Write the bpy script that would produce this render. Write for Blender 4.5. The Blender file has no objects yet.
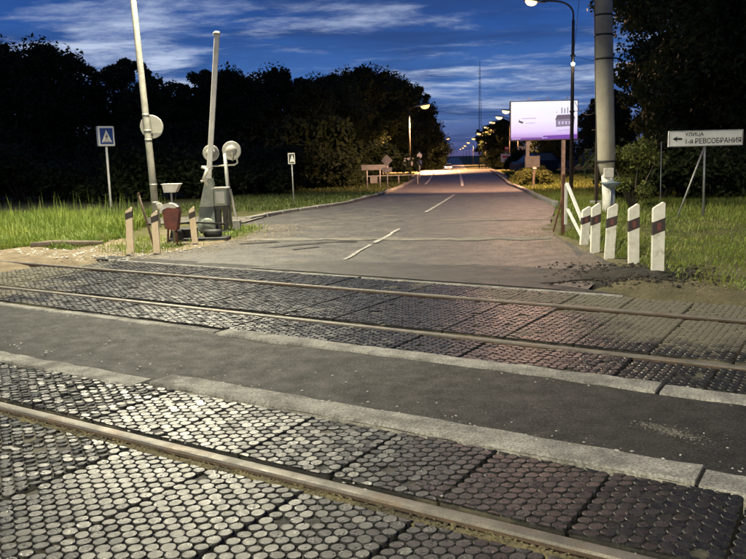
import bpy, math, random
import numpy as np
from mathutils import Vector, Matrix
R = math.radians
random.seed(7)
rng = np.random.default_rng(11)
scene = bpy.context.scene
col = scene.collection

# ------------------------------------------------------------------ camera
CAM_H = 1.45
cam_d = bpy.data.cameras.new('camera')
cam = bpy.data.objects.new('camera', cam_d)
col.objects.link(cam)
cam_d.sensor_width = 36.0
cam_d.lens = 36.0 * 780 / 746
cam_d.clip_end = 6000
cam_d.clip_start = 0.05
p_, r_ = R(8.854), R(1.5)
fwd = Vector((0, math.cos(p_), -math.sin(p_)))
up0 = Vector((0, math.sin(p_), math.cos(p_)))
right0 = Vector((1, 0, 0))
# the photographer holds the phone rolled by 1.5 degrees
cr = right0 * math.cos(r_) - up0 * math.sin(r_)
cu = right0 * math.sin(r_) + up0 * math.cos(r_)
cam.matrix_world = Matrix(((cr.x, cu.x, -fwd.x, 0), (cr.y, cu.y, -fwd.y, 0), (cr.z, cu.z, -fwd.z, CAM_H), (0, 0, 0, 1)))
scene.camera = cam

# ------------------------------------------------------------------ world: dusk sky with thin cloud
SKY_STRENGTH = 1.0
world = bpy.data.worlds.new('World')
scene.world = world
world.use_nodes = True
wn = world.node_tree.nodes
wl = world.node_tree.links
wn.clear()
def W(t, **k):
    n = wn.new(t)
    for a, b in k.items():
        setattr(n, a, b)
    return n
wo = W('ShaderNodeOutputWorld')
bg = W('ShaderNodeBackground')
bg.inputs['Strength'].default_value = SKY_STRENGTH
tc = W('ShaderNodeTexCoord')
sep = W('ShaderNodeSeparateXYZ')
wl.new(tc.outputs['Generated'], sep.inputs[0])
sky = W('ShaderNodeTexSky', sky_type='NISHITA')
sky.sun_disc = False
sky.sun_elevation = R(-2.5)
sky.sun_rotation = R(215)
sky.air_density = 1.0
sky.dust_density = 0.6
sky.ozone_density = 3.0
skyg = W('ShaderNodeMixRGB', blend_type='MULTIPLY')
skyg.inputs[0].default_value = 1.0
wl.new(sky.outputs[0], skyg.inputs[1])
skyg.inputs[2].default_value = (0.05, 0.05, 0.06, 1)
# clear dusk air by elevation
ramp = W('ShaderNodeValToRGB')
wl.new(sep.outputs['Z'], ramp.inputs[0])
el = ramp.color_ramp.elements
el[0].position = 0.0; el[0].color = (0.100, 0.088, 0.230, 1)
el[1].position = 1.0; el[1].color = (0.006, 0.022, 0.090, 1)
for pos, c in ((0.02, (0.110, 0.140, 0.320, 1)), (0.045, (0.088, 0.165, 0.400, 1)), (0.09, (0.058, 0.160, 0.440, 1)), (0.16, (0.025, 0.095, 0.340, 1)), (0.24, (0.014, 0.050, 0.210, 1))):
    e = el.new(pos); e.color = c
base = W('ShaderNodeMixRGB', blend_type='ADD')
base.inputs[0].default_value = 1.0
wl.new(ramp.outputs[0], base.inputs[1])
wl.new(skyg.outputs[0], base.inputs[2])
# cloud layer: direction projected on a high plane
den = W('ShaderNodeMath', operation='ADD'); den.inputs[1].default_value = 0.10
wl.new(sep.outputs['Z'], den.inputs[0])
dm = W('ShaderNodeMath', operation='MAXIMUM'); dm.inputs[1].default_value = 0.02
wl.new(den.outputs[0], dm.inputs[0])
dx = W('ShaderNodeMath', operation='DIVIDE'); dy = W('ShaderNodeMath', operation='DIVIDE')
wl.new(sep.outputs['X'], dx.inputs[0]); wl.new(dm.outputs[0], dx.inputs[1])
wl.new(sep.outputs['Y'], dy.inputs[0]); wl.new(dm.outputs[0], dy.inputs[1])
cmb = W('ShaderNodeCombineXYZ')
wl.new(dx.outputs[0], cmb.inputs[0]); wl.new(dy.outputs[0], cmb.inputs[1])
mp = W('ShaderNodeMapping')
mp.inputs['Scale'].default_value = (1.0, 1.5, 1)
mp.inputs['Rotation'].default_value = (0, 0, R(8))
mp.inputs['Location'].default_value = (21.2, 8.9, 0)
wl.new(cmb.outputs[0], mp.inputs[0])
def wnoise(scale, detail, rough, dist):
    n = W('ShaderNodeTexNoise')
    n.inputs['Scale'].default_value = scale; n.inputs['Detail'].default_value = detail
    n.inputs['Roughness'].default_value = rough; n.inputs['Distortion'].default_value = dist
    wl.new(mp.outputs[0], n.inputs['Vector'])
    return n
n1 = wnoise(1.5, 12, 0.64, 0.3)
n2 = wnoise(0.5, 4, 0.55, 0.3)
ca = W('ShaderNodeMath', operation='MULTIPLY_ADD')
wl.new(n2.outputs['Fac'], ca.inputs[0]); ca.inputs[1].default_value = 1.0
wl.new(n1.outputs['Fac'], ca.inputs[2])
cmask = W('ShaderNodeMapRange'); cmask.interpolation_type = 'SMOOTHSTEP'
cmask.inputs['From Min'].default_value = 0.95; cmask.inputs['From Max'].default_value = 1.22
cmask.inputs['To Min'].default_value = 0.0; cmask.inputs['To Max'].default_value = 0.95
wl.new(ca.outputs[0], cmask.inputs['Value'])
# clouds thin out overhead and hide in the murk at the horizon
cfade = W('ShaderNodeValToRGB')
wl.new(sep.outputs['Z'], cfade.inputs[0])
ce = cfade.color_ramp.elements
ce[0].position = 0.02; ce[0].color = (0.10, 0.10, 0.10, 1)
ce[1].position = 0.5; ce[1].color = (0.22, 0.22, 0.22, 1)
e = ce.new(0.09); e.color = (1, 1, 1, 1)
e = ce.new(0.15); e.color = (0.9, 0.9, 0.9, 1)
e = ce.new(0.24); e.color = (0.3, 0.3, 0.3, 1)
cm = W('ShaderNodeMath', operation='MULTIPLY')
wl.new(cmask.outputs[0], cm.inputs[0]); wl.new(cfade.outputs[0], cm.inputs[1])
mix = W('ShaderNodeMixRGB')
# thin unlit cloud veils darken the clear air in places
n4 = wnoise(0.85, 8, 0.6, 0.3)
dk = W('ShaderNodeMapRange'); dk.inputs['From Min'].default_value = 0.42; dk.inputs['From Max'].default_value = 0.64; dk.inputs['To Max'].default_value = 0.75
wl.new(n4.outputs['Fac'], dk.inputs['Value'])
bd = W('ShaderNodeMixRGB'); wl.new(dk.outputs[0], bd.inputs[0]); wl.new(base.outputs[0], bd.inputs[1]); bd.inputs[2].default_value = (0.026, 0.060, 0.190, 1)
wl.new(cm.outputs[0], mix.inputs[0]); wl.new(bd.outputs[0], mix.inputs[1])
# cloud tone varies from slate blue undersides to pale rims
n3 = wnoise(2.1, 10, 0.7, 0.2)
ctone = W('ShaderNodeValToRGB'); wl.new(n3.outputs['Fac'], ctone.inputs[0])
te = ctone.color_ramp.elements
te[0].position = 0.34; te[0].color = (0.15, 0.22, 0.44, 1)
te[1].position = 0.58; te[1].color = (0.56, 0.66, 0.86, 1)
wl.new(ctone.outputs[0], mix.inputs[2])
wl.new(mix.outputs[0], bg.inputs[0])
wl.new(bg.outputs[0], wo.inputs[0])

# the sun is down; only a trace of directional afterglow is left
sd = bpy.data.lights.new('sun', 'SUN'); sd.energy = 0.03; sd.angle = R(30); sd.color = (1.0, 0.82, 0.7)
so = bpy.data.objects.new('sun', sd); col.objects.link(so)
so.rotation_euler = (R(84), 0, R(-35))

vs = scene.view_settings
vs.view_transform = 'Standard'; vs.look = 'None'; vs.gamma = 1.0; vs.exposure = 0.0
vs.use_curve_mapping = False

# ------------------------------------------------------------------ materials
MATS = {}
def mat(name, c1, c2=None, scale=4.0, rough=0.7, rough2=None, bump=0.0, bscale=30.0, metal=0.0, spec=0.5, emit=None, estr=0.0, detail=6, lo=0.35, hi=0.65, c3=None, c3scale=1.0, c3lo=0.55, c3hi=0.7, rand=0.0, trans=0.0, grain=0.0, gscale=140.0, agg=None, aggscale=120.0):
    m = bpy.data.materials.new(name)
    m.use_nodes = True
    nt = m.node_tree; N = nt.nodes; Lk = nt.links
    b = N['Principled BSDF']
    b.inputs['Roughness'].default_value = rough
    b.inputs['Metallic'].default_value = metal
    b.inputs['Specular IOR Level'].default_value = spec
    geo = N.new('ShaderNodeNewGeometry')
    pos = geo.outputs['Position']
    def noise(sc, det=6, ro=0.6):
        n = N.new('ShaderNodeTexNoise'); n.inputs['Scale'].default_value = sc
        n.inputs['Detail'].default_value = det; n.inputs['Roughness'].default_value = ro
        Lk.new(pos, n.inputs['Vector']); return n.outputs['Fac']
    def mr(v, a, bb, t0=0.0, t1=1.0):
        n = N.new('ShaderNodeMapRange'); n.inputs['From Min'].default_value = a; n.inputs['From Max'].default_value = bb
        n.inputs['To Min'].default_value = t0; n.inputs['To Max'].default_value = t1
        Lk.new(v, n.inputs['Value']); return n.outputs[0]
    def mixc(f, a, bb, mode='MIX'):
        n = N.new('ShaderNodeMixRGB'); n.blend_type = mode
        for s, v in ((0, f), (1, a), (2, bb)):
            if hasattr(v, 'is_linked') or hasattr(v, 'links'): Lk.new(v, n.inputs[s])
            else: n.inputs[s].default_value = v if s == 0 else (*v, 1)
        return n.outputs[0]
    out = None
    fac = None
    if c2 is not None:
        fac = mr(noise(scale, detail), lo, hi)
        out = mixc(fac, c1, c2)
        if c3 is not None:
            out = mixc(mr(noise(c3scale, 5), c3lo, c3hi), out, c3)
    else:
        out = mixc(0.0, c1, c1)
    if grain:
        v = mr(noise(gscale, 3, 0.7), .40, .60, 1 - grain, 1 + grain)
        cc = N.new('ShaderNodeCombineXYZ')
        for i in range(3): Lk.new(v, cc.inputs[i])
        out = mixc(1.0, out, cc.outputs[0], 'MULTIPLY')
    if agg:
        out = mixc(mr(noise(aggscale, 2, 0.6), .60, .65, 0, .8), out, agg)
    if rand:
        oi = N.new('ShaderNodeObjectInfo')
        v = mr(oi.outputs['Random'], 0, 1, 1 - rand, 1 + rand)
        cc = N.new('ShaderNodeCombineXYZ')
        for i in range(3): Lk.new(v, cc.inputs[i])
        out = mixc(1.0, out, cc.outputs[0], 'MULTIPLY')
    Lk.new(out, b.inputs['Base Color'])
    if rough2 is not None:
        Lk.new(mr(noise(scale * 1.7, 5), 0.3, 0.7, rough, rough2), b.inputs['Roughness'])
    if bump:
        bn = N.new('ShaderNodeBump'); bn.inputs['Strength'].default_value = 1.0; bn.inputs['Distance'].default_value = bump
        Lk.new(noise(bscale, 8, 0.65), bn.inputs['Height']); Lk.new(bn.outputs[0], b.inputs['Normal'])
    if emit:
        b.inputs['Emission Color'].default_value = (*emit, 1); b.inputs['Emission Strength'].default_value = estr
    if trans:
        t = N.new('ShaderNodeBsdfTranslucent'); Lk.new(out, t.inputs[0])
        ms = N.new('ShaderNodeMixShader'); ms.inputs[0].default_value = trans
        Lk.new(b.outputs[0], ms.inputs[1]); Lk.new(t.outputs[0], ms.inputs[2])
        Lk.new(ms.outputs[0], N['Material Output'].inputs[0])
    MATS[name] = m
    return m

mat('asphalt', (0.060, 0.056, 0.051), (0.105, 0.097, 0.087), 2.4, 0.40, 0.66, 0.006, 70, detail=12, c3=(0.16, 0.14, 0.105), c3scale=1.1, c3lo=0.54, c3hi=0.76, grain=.45, gscale=34, agg=(0.22, 0.20, 0.165), aggscale=26)
mat('asphalt_old', (0.011, 0.011, 0.010), (0.028, 0.027, 0.024), 4.0, 0.52, 0.80, 0.012, 90, spec=0.35, detail=12, c3=(0.070, 0.066, 0.055), c3scale=1.9, c3lo=0.56, c3hi=0.80, grain=.6, gscale=75, agg=(0.10, 0.096, 0.085), aggscale=62)
mat('asphalt_dark', (0.026, 0.025, 0.022), (0.050, 0.046, 0.040), 2.4, 0.5, 0.75, 0.006, 80, detail=10, c3=(0.13, 0.115, 0.085), c3scale=1.1, c3lo=0.56, c3hi=0.76, grain=.45, gscale=90)
mat('streak_dark', (0.016, 0.016, 0.016), (0.035, 0.033, 0.03), 6, 0.5, 0.8, 0.004, 60)
def mat_rubber(name, c1, c2, r1, r2, dust, bias):
    m = mat(name, c1, c2, 22, r1, r2, 0.0026, 75, rand=.22, grain=.45, gscale=120)
    nt = m.node_tree; N = nt.nodes; Lk = nt.links; b = N['Principled BSDF']
    geo = N.new('ShaderNodeNewGeometry'); sp = N.new('ShaderNodeSeparateXYZ'); Lk.new(geo.outputs['Position'], sp.inputs[0])
    def mth(op, a0, b0=0.0, c0=0.0):
        n = N.new('ShaderNodeMath'); n.operation = op
        for i, v in enumerate((a0, b0, c0)):
            if hasattr(v, 'links'): Lk.new(v, n.inputs[i])
            else: n.inputs[i].default_value = v
        return n.outputs[0]
    nz = []
    for sc, det in ((0.9, 6), (5.0, 8)):
        n = N.new('ShaderNodeTexNoise'); n.inputs['Scale'].default_value = sc; n.inputs['Detail'].default_value = det; n.inputs['Roughness'].default_value = .65
        Lk.new(geo.outputs['Position'], n.inputs['Vector']); nz.append(n.outputs['Fac'])
    # traffic keeps the wheel paths clean; dirt lies at both ends of the far deck
    gr = mth('SUBTRACT', sp.outputs['X'], mth('MULTIPLY', sp.outputs['Y'], -.28))
    g1 = N.new('ShaderNodeMapRange'); g1.interpolation_type = 'SMOOTHSTEP'; g1.inputs['From Min'].default_value = 2.5; g1.inputs['From Max'].default_value = 4.6; Lk.new(gr, g1.inputs['Value'])
    g2 = N.new('ShaderNodeMapRange'); g2.interpolation_type = 'SMOOTHSTEP'; g2.inputs['From Min'].default_value = -2.6; g2.inputs['From Max'].default_value = -5.2; Lk.new(sp.outputs['X'], g2.inputs['Value'])
    far = N.new('ShaderNodeMapRange'); far.inputs['From Min'].default_value = 5.0; far.inputs['From Max'].default_value = 6.2; Lk.new(sp.outputs['Y'], far.inputs['Value'])
    g = mth('MULTIPLY', mth('MAXIMUM', g1.outputs[0], g2.outputs[0]), far.outputs[0])
    v = mth('ADD', mth('MULTIPLY_ADD', g, .42, nz[0]), mth('MULTIPLY_ADD', nz[1], .45, bias))
    mk = N.new('ShaderNodeMapRange'); mk.inputs['From Min'].default_value = .86; mk.inputs['From Max'].default_value = 1.08; mk.inputs['To Max'].default_value = .85; Lk.new(v, mk.inputs['Value'])
    src = b.inputs['Base Color'].links[0].from_socket
    mx = N.new('ShaderNodeMixRGB'); Lk.new(mk.outputs[0], mx.inputs[0]); Lk.new(src, mx.inputs[1]); mx.inputs[2].default_value = (*dust, 1)
    Lk.new(mx.outputs[0], b.inputs['Base Color'])
    rs = b.inputs['Roughness'].links[0].from_socket
    mr_ = N.new('ShaderNodeMixRGB'); Lk.new(mk.outputs[0], mr_.inputs[0]); Lk.new(rs, mr_.inputs[1]); mr_.inputs[2].default_value = (.85, .85, .85, 1)
    Lk.new(mr_.outputs[0], b.inputs['Roughness'])
mat_rubber('rubber', (0.012, 0.012, 0.0115), (0.030, 0.0295, 0.027), .21, .50, (0.14, 0.128, 0.088), 0.0)
mat_rubber('rubber_base', (0.008, 0.008, 0.0075), (0.02, 0.019, 0.015), .6, .9, (0.19, 0.17, 0.11), 0.12)
mat('rail_steel', (0.13, 0.12, 0.10), (0.22, 0.20, 0.165), 7, 0.42, 0.68, 0.002, 60, metal=0.3, grain=.2, c3=(0.20, 0.14, 0.09), c3scale=3, c3lo=0.55, c3hi=0.7)
mat('rail_side', (0.06, 0.042, 0.03), (0.11, 0.075, 0.05), 12, 0.8, None, 0.002, 60)
mat('concrete', (0.19, 0.185, 0.165), (0.40, 0.385, 0.34), 6, 0.8, 0.95, 0.008, 70, detail=12, c3=(0.10, 0.096, 0.085), c3scale=2.6, c3lo=0.50, c3hi=0.72, grain=.35, gscale=70)
mat('kerb_concrete', (0.16, 0.155, 0.14), (0.26, 0.25, 0.225), 3, 0.85, 0.95, 0.004, 50, rand=0.15)
mat('ballast', (0.035, 0.033, 0.028), (0.075, 0.068, 0.05), 14, 0.9, None, 0.02, 40)
mat('flange_dirt', (0.26, 0.22, 0.11), (0.13, 0.115, 0.065), 9, 0.95, None, 0.012, 70, c3=(0.06, 0.055, 0.04), c3scale=2.5, c3lo=0.5, c3hi=0.66)
mat('paint_line', (0.62, 0.60, 0.55), (0.34, 0.33, 0.30), 7, 0.6, 0.8, 0.002, 90, lo=0.42, hi=0.62)
mat('paint_worn', (0.44, 0.42, 0.38), (0.12, 0.113, 0.10), 16, 0.6, 0.8, lo=.45, hi=.6)
mat('pale_surface', (0.20, 0.185, 0.155), (0.085, 0.08, 0.07), 5, 0.7, 0.9, 0.003, 60)  # pale tone shared by road seams, path, crumbs and the painted lit band
mat('sand_loose', (0.30, 0.24, 0.15), (0.18, 0.15, 0.10), 5, 0.95)
mat('chips', (0.62, 0.60, 0.55), (0.38, 0.36, 0.32), 5, 0.9)
mat('white_paint', (0.74, 0.72, 0.66), (0.60, 0.58, 0.52), 6, 0.5, 0.7, 0.001, 50)
mat('dirty_white', (0.62, 0.60, 0.54), (0.42, 0.39, 0.32), 9, 0.6, 0.8, 0.001, 50)
mat('post_cream', (0.86, 0.71, 0.49), (0.78, 0.60, 0.38), 12, 0.6, 0.8, 0.001, 60)
mat('post_white', (0.80, 0.78, 0.68), (0.64, 0.61, 0.50), 12, 0.55, 0.75, 0.001, 60, c3=(0.40, 0.36, 0.25), c3scale=6, c3lo=0.6, c3hi=0.75)
mat('band_black', (0.030, 0.022, 0.020), (0.055, 0.035, 0.030), 14, 0.5, 0.7)
mat('reflector', (0.17, 0.07, 0.06), None, rough=0.25)
mat('galvanised', (0.36, 0.36, 0.34), (0.26, 0.26, 0.24), 8, 0.45, 0.6, 0.001, 60, metal=0.5)
mat('pole_grey', (0.40, 0.39, 0.34), (0.24, 0.23, 0.20), 5, 0.6, 0.8, 0.002, 40)
mat('lamp_pole', (0.115, 0.095, 0.08), (0.075, 0.065, 0.055), 5, 0.6, 0.8)
mat('sign_back', (0.52, 0.51, 0.46), (0.42, 0.41, 0.37), 5, 0.45, 0.6, metal=0.2)
mat('old_plate', (0.20, 0.20, 0.19), (0.13, 0.13, 0.125), 3, 0.6)
mat('green_grey', (0.155, 0.180, 0.150), (0.22, 0.24, 0.20), 7, 0.45, 0.65, 0.001, 40)
mat('dark_metal', (0.014, 0.0135, 0.013), (0.035, 0.032, 0.03), 8, 0.5, 0.7, 0.002, 40)
mat('rust', (0.16, 0.065, 0.035), (0.08, 0.04, 0.025), 10, 0.8, 0.9, 0.002, 60)
mat('brown_pole', (0.13, 0.075, 0.05), (0.09, 0.055, 0.04), 10, 0.7)
mat('red_paint', (0.17, 0.035, 0.024), (0.08, 0.024, 0.018), 12, 0.5, 0.75, 0.002, 40)
mat('pole_concrete', (0.40, 0.37, 0.29), (0.30, 0.27, 0.21), 2.2, 0.85, 0.95, 0.004, 30, c3=(0.22, 0.20, 0.15), c3scale=1.2, c3lo=0.55, c3hi=0.72)
mat('whitewash', (0.74, 0.73, 0.68), (0.52, 0.50, 0.44), 5, 0.8, 0.95, 0.003, 40)
mat('sign_white', (0.80, 0.79, 0.74), (0.72, 0.70, 0.64), 4, 0.5)
mat('sign_black', (0.015, 0.015, 0.016), None, rough=0.5)
mat('sign_blue', (0.015, 0.045, 0.22), (0.02, 0.06, 0.27), 6, 0.4)
mat('sign_red', (0.45, 0.03, 0.025), None, rough=0.5)
mat('sign_yellow', (0.60, 0.45, 0.10), None, rough=0.5)
mat('blue_grey', (0.24, 0.30, 0.34), (0.16, 0.20, 0.23), 8, 0.4)
mat('wire', (0.02, 0.02, 0.02), None, rough=0.6)
mat('lamp_warm', (0.9, 0.8, 0.6), None, emit=(1.0, 0.66, 0.30), estr=3.2)
mat('lamp_sodium', (0.9, 0.7, 0.4), None, emit=(1.0, 0.52, 0.17), estr=2.8)
mat('lamp_white', (0.9, 0.9, 0.85), None, emit=(1.0, 0.86, 0.62), estr=26)
mat('headlight', (0.9, 0.9, 0.9), None, emit=(1.0, 0.93, 0.8), estr=30)
mat('tail_light', (0.3, 0.01, 0.01), None, rough=0.3)
mat('car_dark', (0.02, 0.022, 0.03), None, rough=0.25, spec=0.6)
mat('car_grey', (0.07, 0.072, 0.078), None, rough=0.3, metal=0.3)
mat('car_silver', (0.35, 0.36, 0.38), None, rough=0.3, metal=0.4)
mat('car_white', (0.62, 0.62, 0.62), None, rough=0.3)
mat('glass_dark', (0.01, 0.012, 0.015), None, rough=0.08, spec=0.7)
mat('tyre', (0.02, 0.02, 0.02), None, rough=0.85)
mat('bark', (0.075, 0.058, 0.042), (0.045, 0.036, 0.028), 6, 0.9, None, 0.01, 25)
mat('leaf_dark', (0.022, 0.032, 0.013), (0.040, 0.052, 0.018), 1.2, 0.6, trans=0.15, rand=0.25, spec=0.12)
mat('leaf_mid', (0.024, 0.036, 0.013), (0.045, 0.058, 0.018), 1.4, 0.55, trans=0.2, rand=0.2, spec=0.12)
mat('leaf_yellow', (0.09, 0.11, 0.03), (0.15, 0.16, 0.045), 3, 0.55, trans=0.25, spec=0.12)
mat('grass_left', (0.13, 0.21, 0.030), (0.24, 0.29, 0.045), 0.9, 0.6, trans=0.3, c3=(0.22, 0.20, 0.075), c3scale=1.6, c3lo=0.58, c3hi=0.75)
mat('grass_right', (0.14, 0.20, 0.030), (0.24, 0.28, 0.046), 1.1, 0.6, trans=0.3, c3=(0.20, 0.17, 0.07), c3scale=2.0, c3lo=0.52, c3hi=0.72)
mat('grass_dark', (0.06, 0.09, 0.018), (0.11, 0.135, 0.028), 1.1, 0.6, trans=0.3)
mat('wood', (0.22, 0.18, 0.13), (0.15, 0.12, 0.09), 9, 0.85)
mat('bb_frame', (0.10, 0.10, 0.11), None, rough=0.6)
mat('soil_dark', (0.020, 0.017, 0.013), (0.045, 0.038, 0.026), 8, 0.9, None, 0.01, 60)
mat('house_wall', (0.20, 0.17, 0.14), (0.15, 0.13, 0.11), 2, 0.9)
mat('house_roof', (0.06, 0.055, 0.05), None, rough=0.9)

def mat_ground():
    m = bpy.data.materials.new('ground_soil'); m.use_nodes = True
    nt = m.node_tree; N = nt.nodes; Lk = nt.links; b = N['Principled BSDF']
    b.inputs['Roughness'].default_value = 0.95; b.inputs['Specular IOR Level'].default_value = 0.2
    geo = N.new('ShaderNodeNewGeometry')
    at = N.new('ShaderNodeAttribute'); at.attribute_name = 'sand'
    def nz(sc, det=6):
        n = N.new('ShaderNodeTexNoise'); n.inputs['Scale'].default_value = sc; n.inputs['Detail'].default_value = det
        n.inputs['Roughness'].default_value = 0.62
        Lk.new(geo.outputs['Position'], n.inputs['Vector']); return n.outputs['Fac']
    def ramp(v, stops):
        r = N.new('ShaderNodeValToRGB'); Lk.new(v, r.inputs[0])
        e = r.color_ramp.elements
        e[0].position, e[0].color = stops[0][0], (*stops[0][1], 1)
        e[1].position, e[1].color = stops[-1][0], (*stops[-1][1], 1)
        for p, c in stops[1:-1]:
            q = e.new(p); q.color = (*c, 1)
        return r.outputs[0]
    soil = ramp(nz(2.2), [(0.3, (0.05, 0.055, 0.022)), (0.5, (0.085, 0.085, 0.035)), (0.7, (0.13, 0.115, 0.055))])
    sand = ramp(nz(3.4), [(0.28, (0.13, 0.10, 0.065)), (0.5, (0.21, 0.17, 0.115)), (0.72, (0.31, 0.255, 0.17))])
    mx = N.new('ShaderNodeMixRGB'); Lk.new(at.outputs['Fac'], mx.inputs[0]); Lk.new(soil, mx.inputs[1]); Lk.new(sand, mx.inputs[2])
    Lk.new(mx.outputs[0], b.inputs['Base Color'])
    bn = N.new('ShaderNodeBump'); bn.inputs['Distance'].default_value = 0.03
    Lk.new(nz(16, 8), bn.inputs['Height']); Lk.new(bn.outputs[0], b.inputs['Normal'])
    MATS['ground_soil'] = m
mat_ground()

def mat_screen():
    # backlit poster: white field running to violet at the foot
    m = bpy.data.materials.new('screen'); m.use_nodes = True
    nt = m.node_tree; N = nt.nodes; Lk = nt.links; b = N['Principled BSDF']
    tcn = N.new('ShaderNodeTexCoord'); sp = N.new('ShaderNodeSeparateXYZ'); Lk.new(tcn.outputs['Generated'], sp.inputs[0])
    r = N.new('ShaderNodeValToRGB'); Lk.new(sp.outputs['Z'], r.inputs[0])
    e = r.color_ramp.elements
    e[0].position = 0.0; e[0].color = (0.10, 0.03, 0.26, 1)
    e[1].position = 1.0; e[1].color = (0.90, 0.92, 1.0, 1)
    for p, c in ((0.045, (0.13, 0.05, 0.32, 1)), (0.075, (0.48, 0.30, 0.72, 1)), (0.22, (0.74, 0.60, 0.93, 1)), (0.5, (0.86, 0.82, 1.0, 1))):
        q = e.new(p); q.color = c
    Lk.new(r.outputs[0], b.inputs['Emission Color']); b.inputs['Emission Strength'].default_value = 1.05
    b.inputs['Base Color'].default_value = (0.05, 0.05, 0.05, 1)
    MATS['screen'] = m
mat_screen()
mat('screen_grey', (0.05, 0.05, 0.05), None, emit=(0.24, 0.21, 0.30), estr=1.0)
mat('screen_roof', (0.05, 0.05, 0.05), None, emit=(0.13, 0.11, 0.17), estr=1.0)
mat('screen_violet', (0.05, 0.05, 0.05), None, emit=(0.16, 0.05, 0.40), estr=1.0)
mat('screen_ink', (0.03, 0.03, 0.03), None, emit=(0.06, 0.07, 0.12), estr=1.0)
mat('screen_pale', (0.05, 0.05, 0.05), None, emit=(0.62, 0.52, 0.80), estr=1.0)

# ------------------------------------------------------------------ mesh helpers
class MB:
    def __init__(s):
        s.v = []; s.f = []; s.sm = []
    def add(s, vs, fs, smooth=False):
        o = len(s.v); s.v += [tuple(v) for v in vs]
        s.f += [tuple(i + o for i in f) for f in fs]; s.sm += [smooth] * len(fs)
        return s
    def box(s, c, size, rot=None, bev=0.0):
        x, y, z = [q / 2 for q in size]
        if bev > 0:
            b = min(bev, x * .9, y * .9, z * .9)
            pts = []
            for zz, ins in ((-z, b), (-z + b, 0), (z - b, 0), (z, b)):
                X, Y = x - ins, y - ins
                k = b
                ring = [(-X + k, -Y), (X - k, -Y), (X, -Y + k), (X, Y - k), (X - k, Y), (-X + k, Y), (-X, Y - k), (-X, -Y + k)]
                pts += [(px, py, zz) for px, py in ring]
            fs = [tuple(range(7, -1, -1)), tuple(range(24, 32))]
            for r in range(3):
                for i in range(8):
                    j = (i + 1) % 8
                    fs.append((r * 8 + i, r * 8 + j, r * 8 + 8 + j, r * 8 + 8 + i))
        else:
            pts = [(-x, -y, -z), (x, -y, -z), (x, y, -z), (-x, y, -z), (-x, -y, z), (x, -y, z), (x, y, z), (-x, y, z)]
            fs = [(3, 2, 1, 0), (4, 5, 6, 7), (0, 1, 5, 4), (1, 2, 6, 5), (2, 3, 7, 6), (3, 0, 4, 7)]
        M = Matrix.Translation(c) @ (rot.to_4x4() if rot is not None else Matrix())
        return s.add([M @ Vector(p) for p in pts], fs)
    def tube(s, path, rad, seg=12, cap=True, smooth=True):
        P = [Vector(p) for p in path]
        if not hasattr(rad, '__len__'): rad = [rad] * len(P)
        vs = []; fs = []
        ref = None
        for i, p in enumerate(P):
            t = (P[min(i + 1, len(P) - 1)] - P[max(i - 1, 0)]).normalized()
            if ref is None:
                ref = Vector((1, 0, 0)) if abs(t.x) < 0.8 else Vector((0, 1, 0))
            u = (ref - t * ref.dot(t)).normalized(); w = t.cross(u); ref = u
            for k in range(seg):
                a = 2 * math.pi * k / seg
                vs.append(p + (u * math.cos(a) + w * math.sin(a)) * rad[i])
        for i in range(len(P) - 1):
            for k in range(seg):
                l = (k + 1) % seg
                fs.append((i * seg + k, i * seg + l, (i + 1) * seg + l, (i + 1) * seg + k))
        s.add(vs, fs, smooth)
        if cap:
            n = len(s.v) - len(vs)
            s.f.append(tuple(n + k for k in range(seg - 1, -1, -1))); s.sm.append(False)
            s.f.append(tuple(n + (len(P) - 1) * seg + k for k in range(seg))); s.sm.append(False)
        return s
    def lathe(s, prof, M=None, seg=20, smooth=True):
        # prof: (radius, height) about local Z
        M = M or Matrix()
        vs = []; fs = []
        for r, z in prof:
            for k in range(seg):
                a = 2 * math.pi * k / seg
                vs.append(M @ Vector((max(r, 1e-4) * math.cos(a), max(r, 1e-4) * math.sin(a), z)))
        for i in range(len(prof) - 1):
            for k in range(seg):
                l = (k + 1) % seg
                fs.append((i * seg + k, i * seg + l, (i + 1) * seg + l, (i + 1) * seg + k))
        fs.append(tuple(range(seg - 1, -1, -1))); fs.append(tuple((len(prof) - 1) * seg + k for k in range(seg)))
        return s.add(vs, fs, smooth)
    def prism(s, poly, y0, y1, M=None):
        # poly in local XZ, extruded along Y
        M = M or Matrix()
        n = len(poly)
        vs = [M @ Vector((x, y0, z)) for x, z in poly] + [M @ Vector((x, y1, z)) for x, z in poly]
        fs = [tuple(range(n)), tuple(range(2 * n - 1, n - 1, -1))]
        for i in range(n):
            j = (i + 1) % n
            fs.append((j, i, n + i, n + j))
        return s.add(vs, fs)
    def mesh(s, name):
        me = bpy.data.meshes.new(name)
        me.from_pydata(s.v, [], s.f)
        me.polygons.foreach_set('use_smooth', s.sm)
        me.update()
        return me
    def build(s, name, m, parent=None):
        me = s.mesh(name)
        if m: me.materials.append(MATS[m])
        o = bpy.data.objects.new(name, me); col.objects.link(o)
        if parent is not None: o.parent = parent
        return o

def np_mesh(name, verts, faces, m, parent=None, smooth=False):
    """verts (n,3), faces (k,3|4) numpy"""
    me = bpy.data.meshes.new(name)
    nv, nf, w = len(verts), len(faces), faces.shape[1]
    me.vertices.add(nv); me.vertices.foreach_set('co', np.asarray(verts, np.float32).ravel())
    me.loops.add(nf * w); me.loops.foreach_set('vertex_index', np.asarray(faces, np.int32).ravel())
    me.polygons.add(nf); me.polygons.foreach_set('loop_start', np.arange(0, nf * w, w, dtype=np.int32))
    me.polygons.foreach_set('loop_total', np.full(nf, w, np.int32))
    me.polygons.foreach_set('use_smooth', np.full(nf, smooth))
    me.update(calc_edges=True)
    if m: me.materials.append(MATS[m])
    o = bpy.data.objects.new(name, me); col.objects.link(o)
    if parent is not None: o.parent = parent
    return o

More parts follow.
